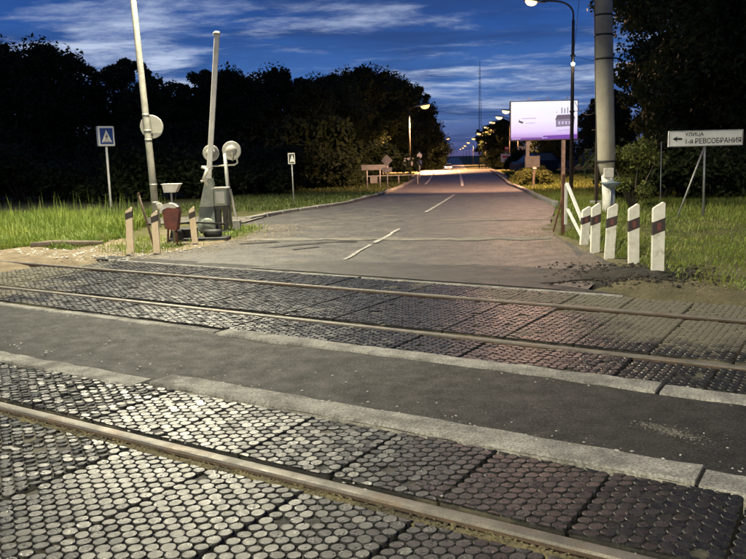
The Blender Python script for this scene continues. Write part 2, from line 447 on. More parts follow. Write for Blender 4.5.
def tag(o, label=None, cat=None, group=None, kind=None):
    if label: o['label'] = label
    if cat: o['category'] = cat
    if group: o['group'] = group
    if kind: o['kind'] = kind
    return o
def thing(name, loc, label=None, cat=None, group=None, rz=0.0, kind=None):
    o = bpy.data.objects.new(name, None); col.objects.link(o)
    o.empty_display_size = 0.2
    o.location = loc; o.rotation_euler = (0, 0, rz)
    return tag(o, label, cat, group, kind)
def copy_tree(o, parent=None):
    c = o.copy(); col.objects.link(c)
    if parent is not None: c.parent = parent
    for ch in list(o.children): copy_tree(ch, c)
    return c
def spot(parent, loc, power, colr, cone=140, blend=0.6, radius=0.12, rot=(0, 0, 0)):
    d = bpy.data.lights.new('lamp_light', 'SPOT'); d.energy = power; d.color = colr
    d.spot_size = R(cone); d.spot_blend = blend; d.shadow_soft_size = radius
    o = bpy.data.objects.new('lamp_light', d); col.objects.link(o); o.parent = parent
    o.location = loc; o.rotation_euler = rot
    return o

# value noise for geometry
class VN:
    def __init__(s, seed):
        s.g = np.random.default_rng(seed).random((256, 256))
    def __call__(s, x, y):
        x = np.asarray(x, float); y = np.asarray(y, float)
        i = np.floor(x).astype(int); j = np.floor(y).astype(int)
        fx = x - i; fy = y - j
        fx = fx * fx * (3 - 2 * fx); fy = fy * fy * (3 - 2 * fy)
        a = s.g[i % 256, j % 256]; b = s.g[(i + 1) % 256, j % 256]; c = s.g[i % 256, (j + 1) % 256]; d = s.g[(i + 1) % 256, (j + 1) % 256]
        return a * (1 - fx) * (1 - fy) + b * fx * (1 - fy) + c * (1 - fx) * fy + d * fx * fy
vn = VN(3); vn2 = VN(5)

# ------------------------------------------------------------------ layout
TA = R(-32.2)
D = np.array([math.cos(TA), math.sin(TA)]); Nn = np.array([-math.sin(TA), math.cos(TA)])
def P(s, n): return s * D + n * Nn
def sn(x, y): return x * D[0] + y * D[1], x * Nn[0] + y * Nn[1]
ZY = [(-1e4, 0), (44, 0), (50, .03), (58, .15), (66, .24), (72, .20), (85, -.35), (110, -1.3), (150, -1.9), (200, -1.9), (300, -1.3), (420, -0.6), (700, 0.0), (1e5, 0)]
_zy = np.array(ZY)
def zg(y): return float(np.interp(y, _zy[:, 0], _zy[:, 1]))
def zgv(y): return np.interp(y, _zy[:, 0], _zy[:, 1])
def cx(y):  # road centre line
    return float(np.interp(y, [9, 11.2, 15.7, 20.3, 29.3, 39.2, 70, 200, 420, 800], [-.8, -.4, .55, 1.4, 3.15, 4.62, 7.85, 21.5, 45, 86]))
LE = [(-4.05, 11.96), (-3.1, 13.2), (-2.45, 14.8), (-2.5, 17.0), (-3.25, 18.4), (-2.35, 21.5), (-.83, 24.8), (.5, 31.0), (1.45, 37.5), (2.25, 44.0)]
RE = [(2.2, 8.03), (3.15, 10.0), (3.25, 13.9), (3.9, 17.0), (4.5, 19.2), (5.02, 21.3), (5.68, 27.9), (6.11, 32.0), (6.6, 37.8), (7.45, 44.0)]
for y in (50, 58, 66, 72, 85, 110, 150, 200, 300, 420, 700):
    LE.append((cx(y) - 3.2, y)); RE.append((cx(y) + 3.0, y))
_le = np.array(LE); _re = np.array(RE)
def xl(y): return np.interp(y, _le[:, 1], _le[:, 0])
def xr(y): return np.interp(y, _re[:, 1], _re[:, 0])

# ------------------------------------------------------------------ ground sheet
def axis(a, b, st, far):
    c = list(np.arange(a, b, st))
    d = st; v = c[-1]
    while v < far: d *= 1.22; v += d; c.append(v)
    d = st; v = c[0]; pre = []
    while v > -far: d *= 1.22; v -= d; pre.append(v)
    return np.array(pre[::-1] + c)
gx = axis(-14, 12, 0.16, 2500); gy = axis(-4, 30, 0.16, 2500)
GX, GY = np.meshgrid(gx, gy)
Sg, Ng = sn(GX, GY)
rag = (vn(GX * 1.6, GY * 1.6) - .5) * .7 + (vn2(GX * 5, GY * 5) - .5) * .3
hump = (vn2(GX * .7, GY * .7) - .5) * .05 + (vn(GX * 3, GY * 3) - .5) * .03
GZ = zgv(GY) + hump * np.clip((60 - GY) / 40, 0, 1)
inroad = np.minimum(GX - xl(GY), xr(GY) - GX)
inroad = np.where(GY < 7.2, 4.6 - np.abs(GX), inroad)
inr = np.clip((inroad + rag * .55) / .25, 0, 1) * (Ng > 7.6)
indeck = np.clip((8.02 - Ng + rag * .05) / .15, 0, 1) * np.clip((Sg + 10.6 + rag * 1.5) / .5, 0, 1)
low = np.maximum(inr, indeck)
GZ = GZ * (1 - low) + (zgv(GY) - 0.17) * low
GZ = np.where(GY > 45, zgv(GY) - 0.05 - .12 * (inroad > -0.3), GZ)
# bare sand: left shoulder and a little along the right edge
sandm = np.clip((15.6 - GY - .30 * (GX + 4) + rag * 2.2) / 1.2, 0, 1) * (GX < -1.5) * np.clip((GX + 14) / 4, 0.25, 1)
sandm = np.maximum(sandm, np.clip((1.1 - np.abs(GX + 3.6) + rag * 1.2) / .8, 0, 1) * (GY < 18) * (GY > 9))
sandm = np.maximum(sandm, .34 * np.clip((3.6 - (GX - 3.3) * 1.6 - np.abs(GY - 8.3) + rag * 3) / 1.5, 0, 1) * (GX > 2) * (GY < 11))
sandm = np.maximum(sandm, .4 * np.clip((.45 - np.abs(GX - xr(GY) - .1) + rag * .5) / .4, 0, 1) * (GY > 11) * (GY < 20))
ny, nx = GX.shape
idx = np.arange(nx * ny).reshape(ny, nx)
faces = np.stack([idx[:-1, :-1], idx[:-1, 1:], idx[1:, 1:], idx[1:, :-1]], -1).reshape(-1, 4)
gnd = np_mesh('ground', np.stack([GX, GY, GZ], -1).reshape(-1, 3), faces, 'ground_soil', smooth=True)
a = gnd.data.attributes.new('sand', 'FLOAT', 'POINT'); a.data.foreach_set('value', sandm.ravel().astype(np.float32))
tag(gnd, kind='structure')
def ground_z(x, y):
    """height of the ground sheet near a point"""
    if y > 45: return zg(y) - 0.05
    hm = float((vn2(x * .7, y * .7) - .5) * .05 + (vn(x * 3, y * 3) - .5) * .03) * min(max((60 - y) / 40, 0), 1)
    return zg(y) + hm

# ------------------------------------------------------------------ road
def grid_sheet(name, rows, m, z0=0.0, amp=0.0, parent=None, nu=24):
    vs = []; fs = []
    for (l, r) in rows:
        for k in range(nu + 1):
            t = k / nu
            x = l[0] * (1 - t) + r[0] * t; y = l[1] * (1 - t) + r[1] * t
            z = zg(y) + z0 + amp * float(vn(x * 1.1 + 9, y * 1.1) + .4 * vn2(x * 3.7, y * 3.7) - .7)
            vs.append((x, y, z))
    w = nu + 1
    for i in range(len(rows) - 1):
        for k in range(nu):
            fs.append((i * w + k, i * w + k + 1, (i + 1) * w + k + 1, (i + 1) * w + k))
    mb = MB(); mb.add(vs, fs, True)
    return mb.build(name, m, parent)
rows = []
lp = np.array(LE); rp = np.array(RE)
for i in range(len(lp) - 1):
    k = max(2, int(min((lp[i + 1, 1] - lp[i, 1]), 6) * 2))
    for q in range(k):
        t = q / k
        rows.append((tuple(lp[i] * (1 - t) + lp[i + 1] * t), tuple(rp[i] * (1 - t) + rp[i + 1] * t)))
rows.append((tuple(lp[-1]), tuple(rp[-1])))
road = tag(grid_sheet('road', rows, 'asphalt', 0.004, 0.012), kind='structure')
near = tag(grid_sheet('road_approach', [((-6, y), (6, y)) for y in np.linspace(-14, -6, 6)] + [(tuple(P(-6.8, .28)), tuple(P(3.6, .28)))], 'asphalt_old', 0.0, 0.01), kind='structure')
between = tag(grid_sheet('asphalt_infill', [(tuple(P(-11, n)), tuple(P(3, n))) for n in np.linspace(3.46, 4.94, 14)], 'asphalt_old', 0.0, 0.022, nu=110), kind='structure')
outer = tag(grid_sheet('asphalt_margin', [(tuple(P(-10.2, n)), tuple(P(-1.9 - (n - 7.93) * 2.2, n))) for n in np.linspace(7.93, 8.3, 5)], 'asphalt_old', 0.006, 0.01, nu=80), kind='structure')

def stripe(pts, w, m, name, dz=0.012, ragged=0.0):
    """flat painted stripe that follows the road surface"""
    Q = []
    for i in range(len(pts) - 1):
        a0, b0 = np.array(pts[i]), np.array(pts[i + 1]); k = max(1, int(np.linalg.norm(b0 - a0) / .3))
        for q in range(k): Q.append(a0 + (b0 - a0) * q / k)
    Q.append(np.array(pts[-1]))
    vs = []; fs = []
    for i, q in enumerate(Q):
        t = Q[min(i + 1, len(Q) - 1)] - Q[max(i - 1, 0)]; t = t / np.linalg.norm(t); nn = np.array([-t[1], t[0]])
        for sgn in (-1, 1):
            p = q + nn * sgn * (w / 2 + ragged * (random.random() - .5))
            z = zg(p[1]) + .004 + .012 * float(vn(p[0] * 1.1 + 9, p[1] * 1.1) + .4 * vn2(p[0] * 3.7, p[1] * 3.7) - .7) + dz
            vs.append((p[0], p[1], z))
    for i in range(len(Q) - 1): fs.append((2 * i, 2 * i + 1, 2 * i + 3, 2 * i + 2))
    mb = MB(); mb.add(vs, fs)
    return mb.build(name, m, road)
stripe([(-.40, 11.2), (-.02, 13.0)], .075, 'paint_worn', 'lane_line', ragged=.035)
stripe([(.03, 13.25), (.56, 15.8)], .08, 'paint_worn', 'lane_line', ragged=.03)
stripe([(1.42, 20.4), (2.3, 24.9), (3.15, 29.4)], .10, 'paint_worn', 'lane_line', ragged=.02)
stripe([(4.4, 37.6), (4.9, 42.0), (5.55, 48.0), (6.3, 55), (7.35, 65.5)], .13, 'paint_line', 'lane_line')
stripe([(2.9, 41.5), (3.4, 46), (4.1, 53), (4.9, 60), (5.6, 65.5)], .10, 'paint_line', 'lane_line', ragged=.02)
stripe([(2.6, 40.9), (5.9, 38.4), (6.35, 38.1)], .42, 'pale_surface', 'seam_lit_band', .009, .1)
stripe([(3.1, 28.6), (4.6, 27.9), (5.6, 27.5)], .25, 'pale_surface', 'seam_lit_band', .009, .1)
stripe([(-2.3, 14.5), (.4, 13.9), (3.1, 13.35)], .42, 'pale_surface', 'seam_lit_band', .009, .3)
stripe([(1.6, 17.6), (2.8, 17.3), (4.2, 17.2)], .12, 'pale_surface', 'seam_lit_band', .009, .08)
stripe([(5.0, 66.0), (7.2, 65.6), (10.2, 65.4)], .9, 'pale_surface', 'seam_lit_band', .009, .2)  # lamplit stretch of the crest, painted as a pale band
stripe([(-1.75, 13.05), (-1.4, 13.3), (-1.05, 13.45), (-.75, 13.6), (-.3, 13.75)], .20, 'streak_dark', 'dark_streak', .010, .22)  # dark ragged streaks on the road, right of the barrier
stripe([(-2.35, 13.75), (-2.0, 13.8), (-1.75, 14.0)], .20, 'streak_dark', 'dark_streak', .010, .22)
stripe([(-1.3, 12.6), (-.9, 12.9)], .12, 'streak_dark', 'dark_streak', .010, .12)

def laid_patch(name, m, fn, nu, nv, dz=.010):
    V = []; F = []
    for i in range(nu + 1):
        for j in range(nv + 1):
            x, y = fn(i / nu, j / nv)
            V.append((x, y, zg(y) + .004 + .012 * float(vn(x * 1.1 + 9, y * 1.1) + .4 * vn2(x * 3.7, y * 3.7) - .7) + dz))
    for i in range(nu):
        for j in range(nv): F.append((i * (nv + 1) + j, (i + 1) * (nv + 1) + j, (i + 1) * (nv + 1) + j + 1, i * (nv + 1) + j + 1))
    mb = MB(); mb.add(V, F, True); return mb.build(name, m, road)
def _dark(u, v):
    s_ = -7.0 + 4.2 * u + .5 * u * (float(vn(v * 6, 2)) - .5); n1 = 9.0 + .55 * u + .22 * (float(vn(s_ * 2.1, 7)) - .5) + .1 * (float(vn2(s_ * 9, 3)) - .5)
    return tuple(P(s_, 8.02 + (n1 - 8.02) * v))
laid_patch('asphalt_patch', 'asphalt_dark', _dark, 90, 10)
# kerb stones
def kerb(label, pts, h=.13, w=.15, side=1):
    root = thing('kerb', (0, 0, 0), kind='structure')
    proto = None
    Q = [np.array(p) for p in pts]
    cum = [0]
    for i in range(len(Q) - 1): cum.append(cum[-1] + np.linalg.norm(Q[i + 1] - Q[i]))
    def at(s):
        i = max(0, min(len(Q) - 2, int(np.searchsorted(cum, s)) - 1)); t = (s - cum[i]) / (cum[i + 1] - cum[i])
        return Q[i] + (Q[i + 1] - Q[i]) * t
    s = 0
    while s + 1.0 < cum[-1]:
        a0, b0 = at(s), at(s + 1.0)
        c = (a0 + b0) / 2; d = b0 - a0; ang = math.atan2(d[1], d[0])
        off = np.array([-math.sin(ang), math.cos(ang)]) * side * w / 2
        if proto is None:
            mb = MB(); mb.box((0, 0, 0), (.985, w, .34), bev=.018); proto = mb.build('kerb_stone', 'kerb_concrete', root); o = proto
        else:
            o = proto.copy(); col.objects.link(o)
        o.location = (c[0] + off[0], c[1] + off[1], zg(c[1]) + h - .17 + random.uniform(-.015, .012))
        o.rotation_euler = (random.uniform(-.02, .02), random.uniform(-.012, .012), ang + random.uniform(-.012, .012))
        s += 1.0
    return root
kerb('', [(-3.0, 19.4), (-2.35, 21.5), (-.83, 24.8), (.5, 31.0), (1.45, 37.5), (2.25, 44.0), (3.0, 50), (3.3, 56)], h=.10, side=1)
kerb('', [(5.05, 21.6), (5.68, 27.9), (6.11, 32.0), (6.6, 37.8), (7.45, 44.0), (8.4, 52), (9.3, 62)], h=.12, side=-1)

# footpath joining from the left behind the barrier
tag(grid_sheet('path', [((-3.0 - k * .9, 18.3 + k * .13), (-2.75 - k * .75, 20.2 + k * .16)) for k in range(13)], 'pale_surface', 0.035, 0.01, nu=8), kind='structure')

# ------------------------------------------------------------------ level crossing deck
deck = thing('level_crossing', (0, 0, 0), kind='structure')
def strip(name, s0, s1, n0, n1, z0, z1, m, parent, bev=.008, jag=0.0, seg=None):
    """long bar laid along the track"""
    k = seg or max(1, int((s1 - s0) / .11))
    vs = []; fs = []
    for i in range(k + 1):
        s = s0 + (s1 - s0) * i / k
        j0 = jag * (random.random() - .5); j1 = jag * (random.random() - .5)
        zz = .004 * (random.random() - .5) if jag else 0
        prof = [(n0 + j0, z0), (n0 + j0, z1 - bev), (n0 + j0 + bev, z1), (n1 + j1 - bev, z1), (n1 + j1, z1 - bev), (n1 + j1, z0)]
        for n, z in prof:
            p = P(s, n); vs.append((p[0], p[1], z + zz))
    for i in range(k):
        for q in range(5): fs.append((i * 6 + q, i * 6 + q + 1, (i + 1) * 6 + q + 1, (i + 1) * 6 + q))
    fs.append(tuple(range(6))); fs.append(tuple(k * 6 + q for q in range(5, -1, -1)))
    mb = MB(); mb.add(vs, fs)
    return mb.build(name, m, parent)
def rail(n, s0, s1, top=0.014):
    prof = [(-.075, -.17), (-.075, -.155), (-.012, -.135), (-.009, -.05), (-.036, -.028), (-.037, -.012), (-.030, -.002), (-.015, .0), (.015, .0), (.030, -.002), (.037, -.012), (.036, -.028), (.009, -.05), (.012, -.135), (.075, -.155), (.075, -.17)]
    k = int((s1 - s0) / 1.0); vs = []; fs = []
    for i in range(k + 1):
        s = s0 + (s1 - s0) * i / k
        for a0, b0 in prof:
            p = P(s, n + a0); vs.append((p[0], p[1], b0 + top))
    w = len(prof)
    for i in range(k):
        for q in range(w):
            r = (q + 1) % w
            fs.append((i * w + r, i * w + q, (i + 1) * w + q, (i + 1) * w + r))
    fs.append(tuple(range(w))); fs.append(tuple(k * w + q for q in range(w - 1, -1, -1)))
    mb = MB(); mb.add(vs, fs, False)
    o = mb.build('rail', 'rail_steel', deck); o.data.materials.append(MATS['rail_side'])
    for i, p in enumerate(o.data.polygons): p.material_index = 0 if i % w in (5, 6, 7, 8, 9) else 1
    return o
for n in (1.09, 2.69): rail(n, -14, 9)
for n in (5.57, 7.17): rail(n, -11.5, 9)
for a0, b0 in ((.2, 3.44), (4.96, 7.93)):
    strip('track_bed', -14, 9, a0, b0, -.20, -.13, 'ballast', deck, seg=24)
# dirt packed in the flangeways (inner side of each rail)
strip('flangeway_fill', -14, 6, 2.585, 2.652, -.13, -.012, 'flange_dirt', deck, .012, .02, seg=90)
strip('flangeway_fill', -14, 6, 1.128, 1.20, -.13, -.03, 'flange_dirt', deck, .012, .02, seg=60)
strip('flangeway_fill', -11, 6, 7.06, 7.132, -.13, -.065, 'ballast', deck, .012, .02, seg=60)
strip('flangeway_fill', -11, 6, 5.608, 5.68, -.13, -.065, 'ballast', deck, .012, .02, seg=60)
# concrete edging beams, shifted against each other at the break
strip('concrete_beam', -11, -4.02, 3.345, 3.54, -.15, .012, 'concrete', deck, .012, .026)
strip('concrete_beam', -3.96, -0.55, 3.465, 3.685, -.15, .016, 'concrete', deck, .012, .022)
strip('concrete_beam', -.53, 3.2, 3.43, 3.66, -.15, .014, 'concrete', deck, .012, .022)
strip('concrete_beam', -10.4, -4.66, 4.80, 4.91, -.15, .010, 'concrete', deck, .010, .022)
strip('concrete_beam', -4.60, -1.0, 4.765, 4.962, -.15, .016, 'concrete', deck, .012, .022)
strip('concrete_beam', -.97, 3.2, 4.74, 4.93, -.15, .012, 'concrete', deck, .012, .022)
strip('concrete_beam', -9.6, -5.2, 7.90, 7.965, -.15, .012, 'concrete', deck, .010, .02)
strip('concrete_beam', -5.15, -2.0, 7.905, 7.955, -.15, .008, 'concrete', deck, .010, .02)

# studded rubber panels
STEP = 0.56
def panel_base_mesh(w, l):
    mb = MB(); mb.box((0, 0, -.06), (l, w, .10), bev=.010)
    return mb.mesh('rubber_panel')
def stud_mesh(w, l, r, hgt, seg, drop=0.0, seed=0, jit=0.0):
    g = random.Random(seed)
    ncol = 10; b = l / ncol; nrow = max(1, round(w / .0665)); a = w / nrow
    mb = MB()
    for i in range(ncol):
        for j in range(nrow + (i % 2)):
            if g.random() < drop: continue
            x = -l / 2 + (i + .5) * b; y = -w / 2 + (j + (.5 if i % 2 == 0 else 0)) * a
            half = i % 2 == 1 and j in (0, nrow)
            h = hgt * (1 + jit * (g.random() - .5)); q = r * (1 + .3 * jit * (g.random() - .5))
            tx, ty = [(g.random() - .5) * (.03 + .25 * jit) for _ in range(2)]
            vs = []
            for rad, z in ((q * 1.03, 0), (q, h * .7), (q * .90, h)):
                for k in range(seg):
                    t = 2 * math.pi * k / seg
                    px, py = rad * math.cos(t), rad * math.sin(t)
                    yy = y + py
                    if half: yy = min(max(yy, -w / 2 + .002), w / 2 - .002)
                    vs.append((x + px, yy, -.0102 + z + (px * tx + py * ty if z > 0 else 0)))
            fs = []
            for rr_ in range(2):
                for k in range(seg):
                    m_ = (k + 1) % seg; fs.append((rr_ * seg + k, rr_ * seg + m_, (rr_ + 1) * seg + m_, (rr_ + 1) * seg + k))
            fs.append(tuple(2 * seg + k for k in range(seg)))
            mb.add(vs, fs)
    return mb.mesh('studs')
def panel_row(n0, n1, s_first, count, seg, hgt, kinds):
    w = n1 - n0; l = STEP - .017
    bm = panel_base_mesh(w, l)
    var = {'round': [stud_mesh(w, l, .0302, hgt, seg, .014, q, .42) for q in range(5)], 'worn': [stud_mesh(w, l, .0285, hgt * .8, seg, .06, 10 + q, .6) for q in range(2)],
           'point': [stud_mesh(w, l, .0255, hgt * 1.1, seg, .03, 20 + q, .9) for q in range(2)]}
    for i in range(count):
        s = s_first + i * STEP; sc = s + STEP / 2
        kind, bmat, smat = kinds(sc)
        c = P(sc, (n0 + n1) / 2)
        b = bm.copy(); b.materials.clear(); b.materials.append(MATS[bmat])
        o = bpy.data.objects.new('rubber_panel', b); col.objects.link(o); o.parent = deck
        g = random.Random(int(sc * 977 + n0 * 131))
        o.location = (c[0], c[1], .004 + g.uniform(-.006, .005))
        o.rotation_euler = (g.uniform(-.006, .006), g.uniform(-.008, .008), TA + (math.pi if g.random() < .5 else 0) + g.uniform(-.006, .006))
        key = (kind, g.randrange(len(var[kind])), smat)
        if key not in cache: 
            me = var[kind][key[1]].copy(); me.materials.append(MATS[smat]); cache[key] = me
        st = bpy.data.objects.new('studs', cache[key]); col.objects.link(st); st.parent = o; st['kind'] = 'stuff'
cache = {}
def k_near_c(s):
    if s < -4.3: return 'worn', 'rubber_base', 'rubber'
    if s < -3.7: return 'point', 'rubber_base', 'rubber'
    if s < -3.1: return 'point', 'rubber_base', 'rubber'
    return 'round', 'rubber_base', 'rubber'
def k_near_o(s):
    if s < -4.8: return 'worn', 'rubber_base', 'rubber'
    if s < -3.7: return 'point', 'rubber_base', 'rubber'
    return 'round', 'rubber_base', 'rubber'
def k_far(s):
    if s > -1.25: return 'worn', 'rubber_base', 'rubber'
    if s < -8.0: return 'worn', 'rubber_base', 'rubber'
    return 'round', 'rubber_base', 'rubber'
cache = {}; panel_row(1.205, 2.58, -.90 - 9 * STEP, 15, 14, .0080, k_near_c)
cache = {}; panel_row(2.785, 3.435, -.90 - 9 * STEP, 15, 14, .0080, k_near_o)
cache = {}; panel_row(.36, 1.04, -.90 - 8 * STEP, 12, 8, .0115, k_near_o)
cache = {}; panel_row(5.715, 7.025, -.69 - 17 * STEP, 21, 10, .012, k_far)
cache = {}; panel_row(4.985, 5.50, -.75 - 17 * STEP, 21, 10, .012, k_far)
cache = {}; panel_row(7.245, 7.885, -.75 - 16 * STEP, 20, 10, .012, k_far)
# PART2
# small stains and chips on the deck
def patch(s, n, ls, ln, m, name, z=.012, seed=0, parent=None):
    """thin smear lying on the infill asphalt, broken into blots"""
    g = random.Random(seed); mb = MB()
    for q in range(46):
        a0 = s + g.gauss(0, .5) * ls; b0 = n + g.gauss(0, .5) * ln; r = g.uniform(.05, .22); k = 9; vs = []
        for i in range(k + 1):
            t = 2 * math.pi * i / k; w = 0 if i == k else r * g.uniform(.6, 1.2)
            p = P(a0 + math.cos(t) * ls * w, b0 + math.sin(t) * ln * w)
            vs.append((p[0], p[1], .022 * float(vn(p[0] * 1.1 + 9, p[1] * 1.1) + .4 * vn2(p[0] * 3.7, p[1] * 3.7) - .7) + .003 + q * .0002))
        mb.add(vs, [(k, i, (i + 1) % k) for i in range(k)], True)
    o = mb.build(name, m, parent); o['kind'] = 'stuff'; return o
def scatter(name, pts, m, r0, r1, label, cat, kind='stuff'):
    base = np.array([(1, 0, 0), (-1, 0, 0), (0, 1, 0), (0, -1, 0), (0, 0, .6), (0, 0, -.6)], float)
    tri = np.array([(0, 2, 4), (2, 1, 4), (1, 3, 4), (3, 0, 4), (2, 0, 5), (1, 2, 5), (3, 1, 5), (0, 3, 5)])
    V = []; F = []
    for i, (x, y, z) in enumerate(pts):
        a0 = random.uniform(0, 6.28); sc = random.uniform(r0, r1)
        b = base * np.array([sc * random.uniform(.7, 1.5), sc * random.uniform(.5, 1.1), sc * random.uniform(.4, .9)]) + np.array([(random.random() - .5) * sc * .4 for _ in range(18)]).reshape(6, 3)
        c, s_ = math.cos(a0), math.sin(a0)
        b = np.stack([b[:, 0] * c - b[:, 1] * s_ + x, b[:, 0] * s_ + b[:, 1] * c + y, b[:, 2] + z], -1)
        V.append(b); F.append(tri + 6 * i)
    o = np_mesh(name, np.concatenate(V), np.concatenate(F), m)
    return tag(o, label, cat, kind=kind)
pts = []
for _ in range(240):
    s = random.uniform(-6.5, 1.0); q = random.random()
    n = random.gauss(3.70, .05) if q < .45 else (random.gauss(4.74, .05) if q < .6 else (random.gauss(2.75, .03) if q < .8 else random.uniform(3.7, 4.7)))
    p = P(s, n); pts.append((p[0], p[1], .017 if n > 3.45 else .012))
scatter('stone_chips', pts, 'chips', .003, .011, 'pale stone chips strewn along the concrete beams', 'gravel')
pts = []
for _ in range(1500):
    s = random.uniform(-6.5, 1.0); p = P(s, random.uniform(2.59, 2.655)); pts.append((p[0], p[1], -.009))
scatter('flangeway_gravel', pts, 'flange_dirt', .004, .013, 'yellowish grit packed beside the nearest rail', 'gravel')
pts = []
for _ in range(900):
    x = random.gauss(-5.2, 1.6); y = random.gauss(12.4, .9)
    if x < xl(y) + .4 and sn(x, y)[1] > 7.7: pts.append((x, y, ground_z(x, y) + .008))
scatter('sand_lumps', pts, 'chips', .006, .035, 'sandy lumps and stones on the left shoulder', 'gravel')
# heap of black earth at the foot of the right posts
def mound(name, cx_, cy_, rx, ry, h, m, label, cat, seed, rz=0):
    n = 34; V = []; F = []
    for i in range(n):
        for j in range(n):
            u, v = (i / (n - 1) - .5) * 2, (j / (n - 1) - .5) * 2
            d = max(0, 1 - u * u - v * v)
            x = u * rx; y = v * ry; xx = x * math.cos(rz) - y * math.sin(rz) + cx_; yy = x * math.sin(rz) + y * math.cos(rz) + cy_
            z = h * (d * 1.15 - .75 + 1.0 * float(vn(xx * 4 + seed, yy * 4)) * (.5 + float(vn2(xx * 14, yy * 14 + seed))) - .25) if d > .02 else -.08
            V.append((xx, yy, z))
    for i in range(n - 1):
        for j in range(n - 1): F.append((i * n + j, (i + 1) * n + j, (i + 1) * n + j + 1, i * n + j + 1))
    mb = MB(); mb.add(V, F, True); return tag(mb.build(name, m), label, cat, kind='stuff')
mound('earth', 3.05, 9.2, 1.0, .7, .05, 'soil_dark', 'black earth spilled at the foot of the right marker posts', 'earth', 4, R(25))
pts = []
for _ in range(1300):
    x = random.gauss(3.05, .45); y = random.gauss(9.15, .38); pts.append((x, y, .012 + max(0, .02 - .03 * abs(x - 3.05))))
scatter('earth_clods', pts, 'soil_dark', .006, .035, 'crumbled black earth clods near the nearest right posts', 'earth')
pts = []
for _ in range(2600):
    t = random.random(); y = 11.8 + 6 * t; x = float(xl(y)) + abs(random.gauss(0, .55)) + .02
    pts.append((x, y, .006))
for _ in range(1600):
    y = random.uniform(9.5, 16); x = float(xr(y)) - abs(random.gauss(0, .5)); pts.append((x, y, .006))
for _ in range(900):
    x = random.uniform(2.6, 5.2); y = random.gauss(8.3 - .45 * (x - 3.4), .35)
    if sn(x, y)[1] > 8.05: pts.append((x, y, ground_z(x, y) + .004))
scatter('sand_grains', pts, 'sand_loose', .004, .016, 'loose sand and grit blown over the road edges', 'gravel')
pts = []
for _ in range(420):
    t = random.random(); a0 = -.95 + .30 * t + random.gauss(0, .045); b0 = 4.17 - .10 * t + random.gauss(0, .028); p = P(a0, b0)
    pts.append((p[0], p[1], .022 * float(vn(p[0] * 1.1 + 9, p[1] * 1.1) + .4 * vn2(p[0] * 3.7, p[1] * 3.7) - .7) + .001))
scatter('cement_crumbs', pts, 'pale_surface', .002, .008, 'pale smear of cement crumbs on the dark middle asphalt', 'crumbs')

# ------------------------------------------------------------------ lamps and poles
def lamp_head(parent, loc, direction, lens_mat, size=1.0):
    """cobra style luminaire: shell with lens below; direction = unit xy"""
    ang = math.atan2(direction[1], direction[0])
    M = Matrix.Translation(loc) @ Matrix.Rotation(ang, 4, 'Z') @ Matrix.Rotation(R(-8), 4, 'Y') @ Matrix.Scale(size, 4)
    mb = MB()
    prof = [(-.38, .05, .03), (-.25, .09, .06), (0, .15, .085), (.25, .15, .075), (.38, .09, .04)]
    vs = []; fs = []
    for x, w, h in prof:
        for k in range(10):
            t = math.pi * k / 9
            vs.append(M @ Vector((x, w * math.cos(t), h * math.sin(t))))
    for i in range(len(prof) - 1):
        for k in range(9): fs.append((i * 10 + k, i * 10 + k + 1, (i + 1) * 10 + k + 1, (i + 1) * 10 + k))
    for i in range(len(prof) - 1): fs.append((i * 10 + 9, i * 10, (i + 1) * 10, (i + 1) * 10 + 9))
    fs += [tuple(range(9, -1, -1)), tuple(40 + k for k in range(10))]
    mb.add(vs, fs, True)
    h = mb.build('lamp_head', 'galvanised', parent)
    mb = MB(); vs = []; fs = []
    for i, (q, z) in enumerate(((1.0, -.004), (.92, -.07), (.6, -.135), (.12, -.16))):
        for k in range(14):
            t = 2 * math.pi * k / 14
            vs.append(M @ Vector((.12 + .21 * q * math.cos(t), .12 * q * math.sin(t), z)))
    for i in range(3):
        for k in range(14): fs.append((i * 14 + (k + 1) % 14, i * 14 + k, (i + 1) * 14 + k, (i + 1) * 14 + (k + 1) % 14))
    fs.append(tuple(42 + k for k in range(14)))
    mb.add(vs, fs, True); mb.build('lens', lens_mat, h)
    return M @ Vector((.12, 0, -.22))

WARM = (1.0, 0.92, 0.66); SOD = (1.0, 0.50, 0.22); BMID = (1.0, 0.55, 0.32)
P_A, P_C, P_B, P_ROW = 5600, 20000, 13000, 20000
# tall leaning mast on the left, its two lamps above the frame
m = thing('lamp_mast', (-4.87, 17.77, 0), 'tall leaning grey mast with round white sign plate, beside the barrier', 'lamp post')
MB().tube([(0, 0, -.3), (-.06, 0, 1.5), (-.20, 0, 5.0), (-.33, 0, 8.6)], [.085, .078, .066, .055], 14).build('pole', 'pole_grey', m)
for z in (.55, .95, 1.95, 2.15, 2.5, 5.0): MB().tube([(-.04 * z, 0, z), (-.04 * z, 0, z + .05)], .088 - .003 * z, 14).build('clamp_band', 'galvanised', m)
mb = MB(); mb.lathe([(.25, -.012), (.262, 0), (.262, .012), (.25, .02)], Matrix.Translation((-.02, .13, 2.27)) @ Matrix.Rotation(R(96), 4, 'X') @ Matrix.Rotation(0, 4, 'Z'), 28, False)
rs = mb.build('round_sign', 'sign_back', m)
for z in (2.42, 2.14): MB().box((-.02, .125, z), (.44, .02, .03)).build('sign_rail', 'galvanised', rs)
mb = MB(); mb.tube([(-.33, 0, 8.5), (-.1, -.2, 8.75), (.6, -.75, 8.85)], .03, 8).tube([(-.33, 0, 8.4), (-.2, -.3, 8.62), (.15, -1.1, 8.75)], .03, 8); mb.build('bracket_arm', 'pole_grey', m)
for loc, dr in (((.75, -.87, 8.86), (.78, -.62)), ((.2, -1.3, 8.76), (.25, -.97))):
    q = lamp_head(m, loc, dr, 'lamp_white'); spot(m, q, P_A, WARM, 132, .3)
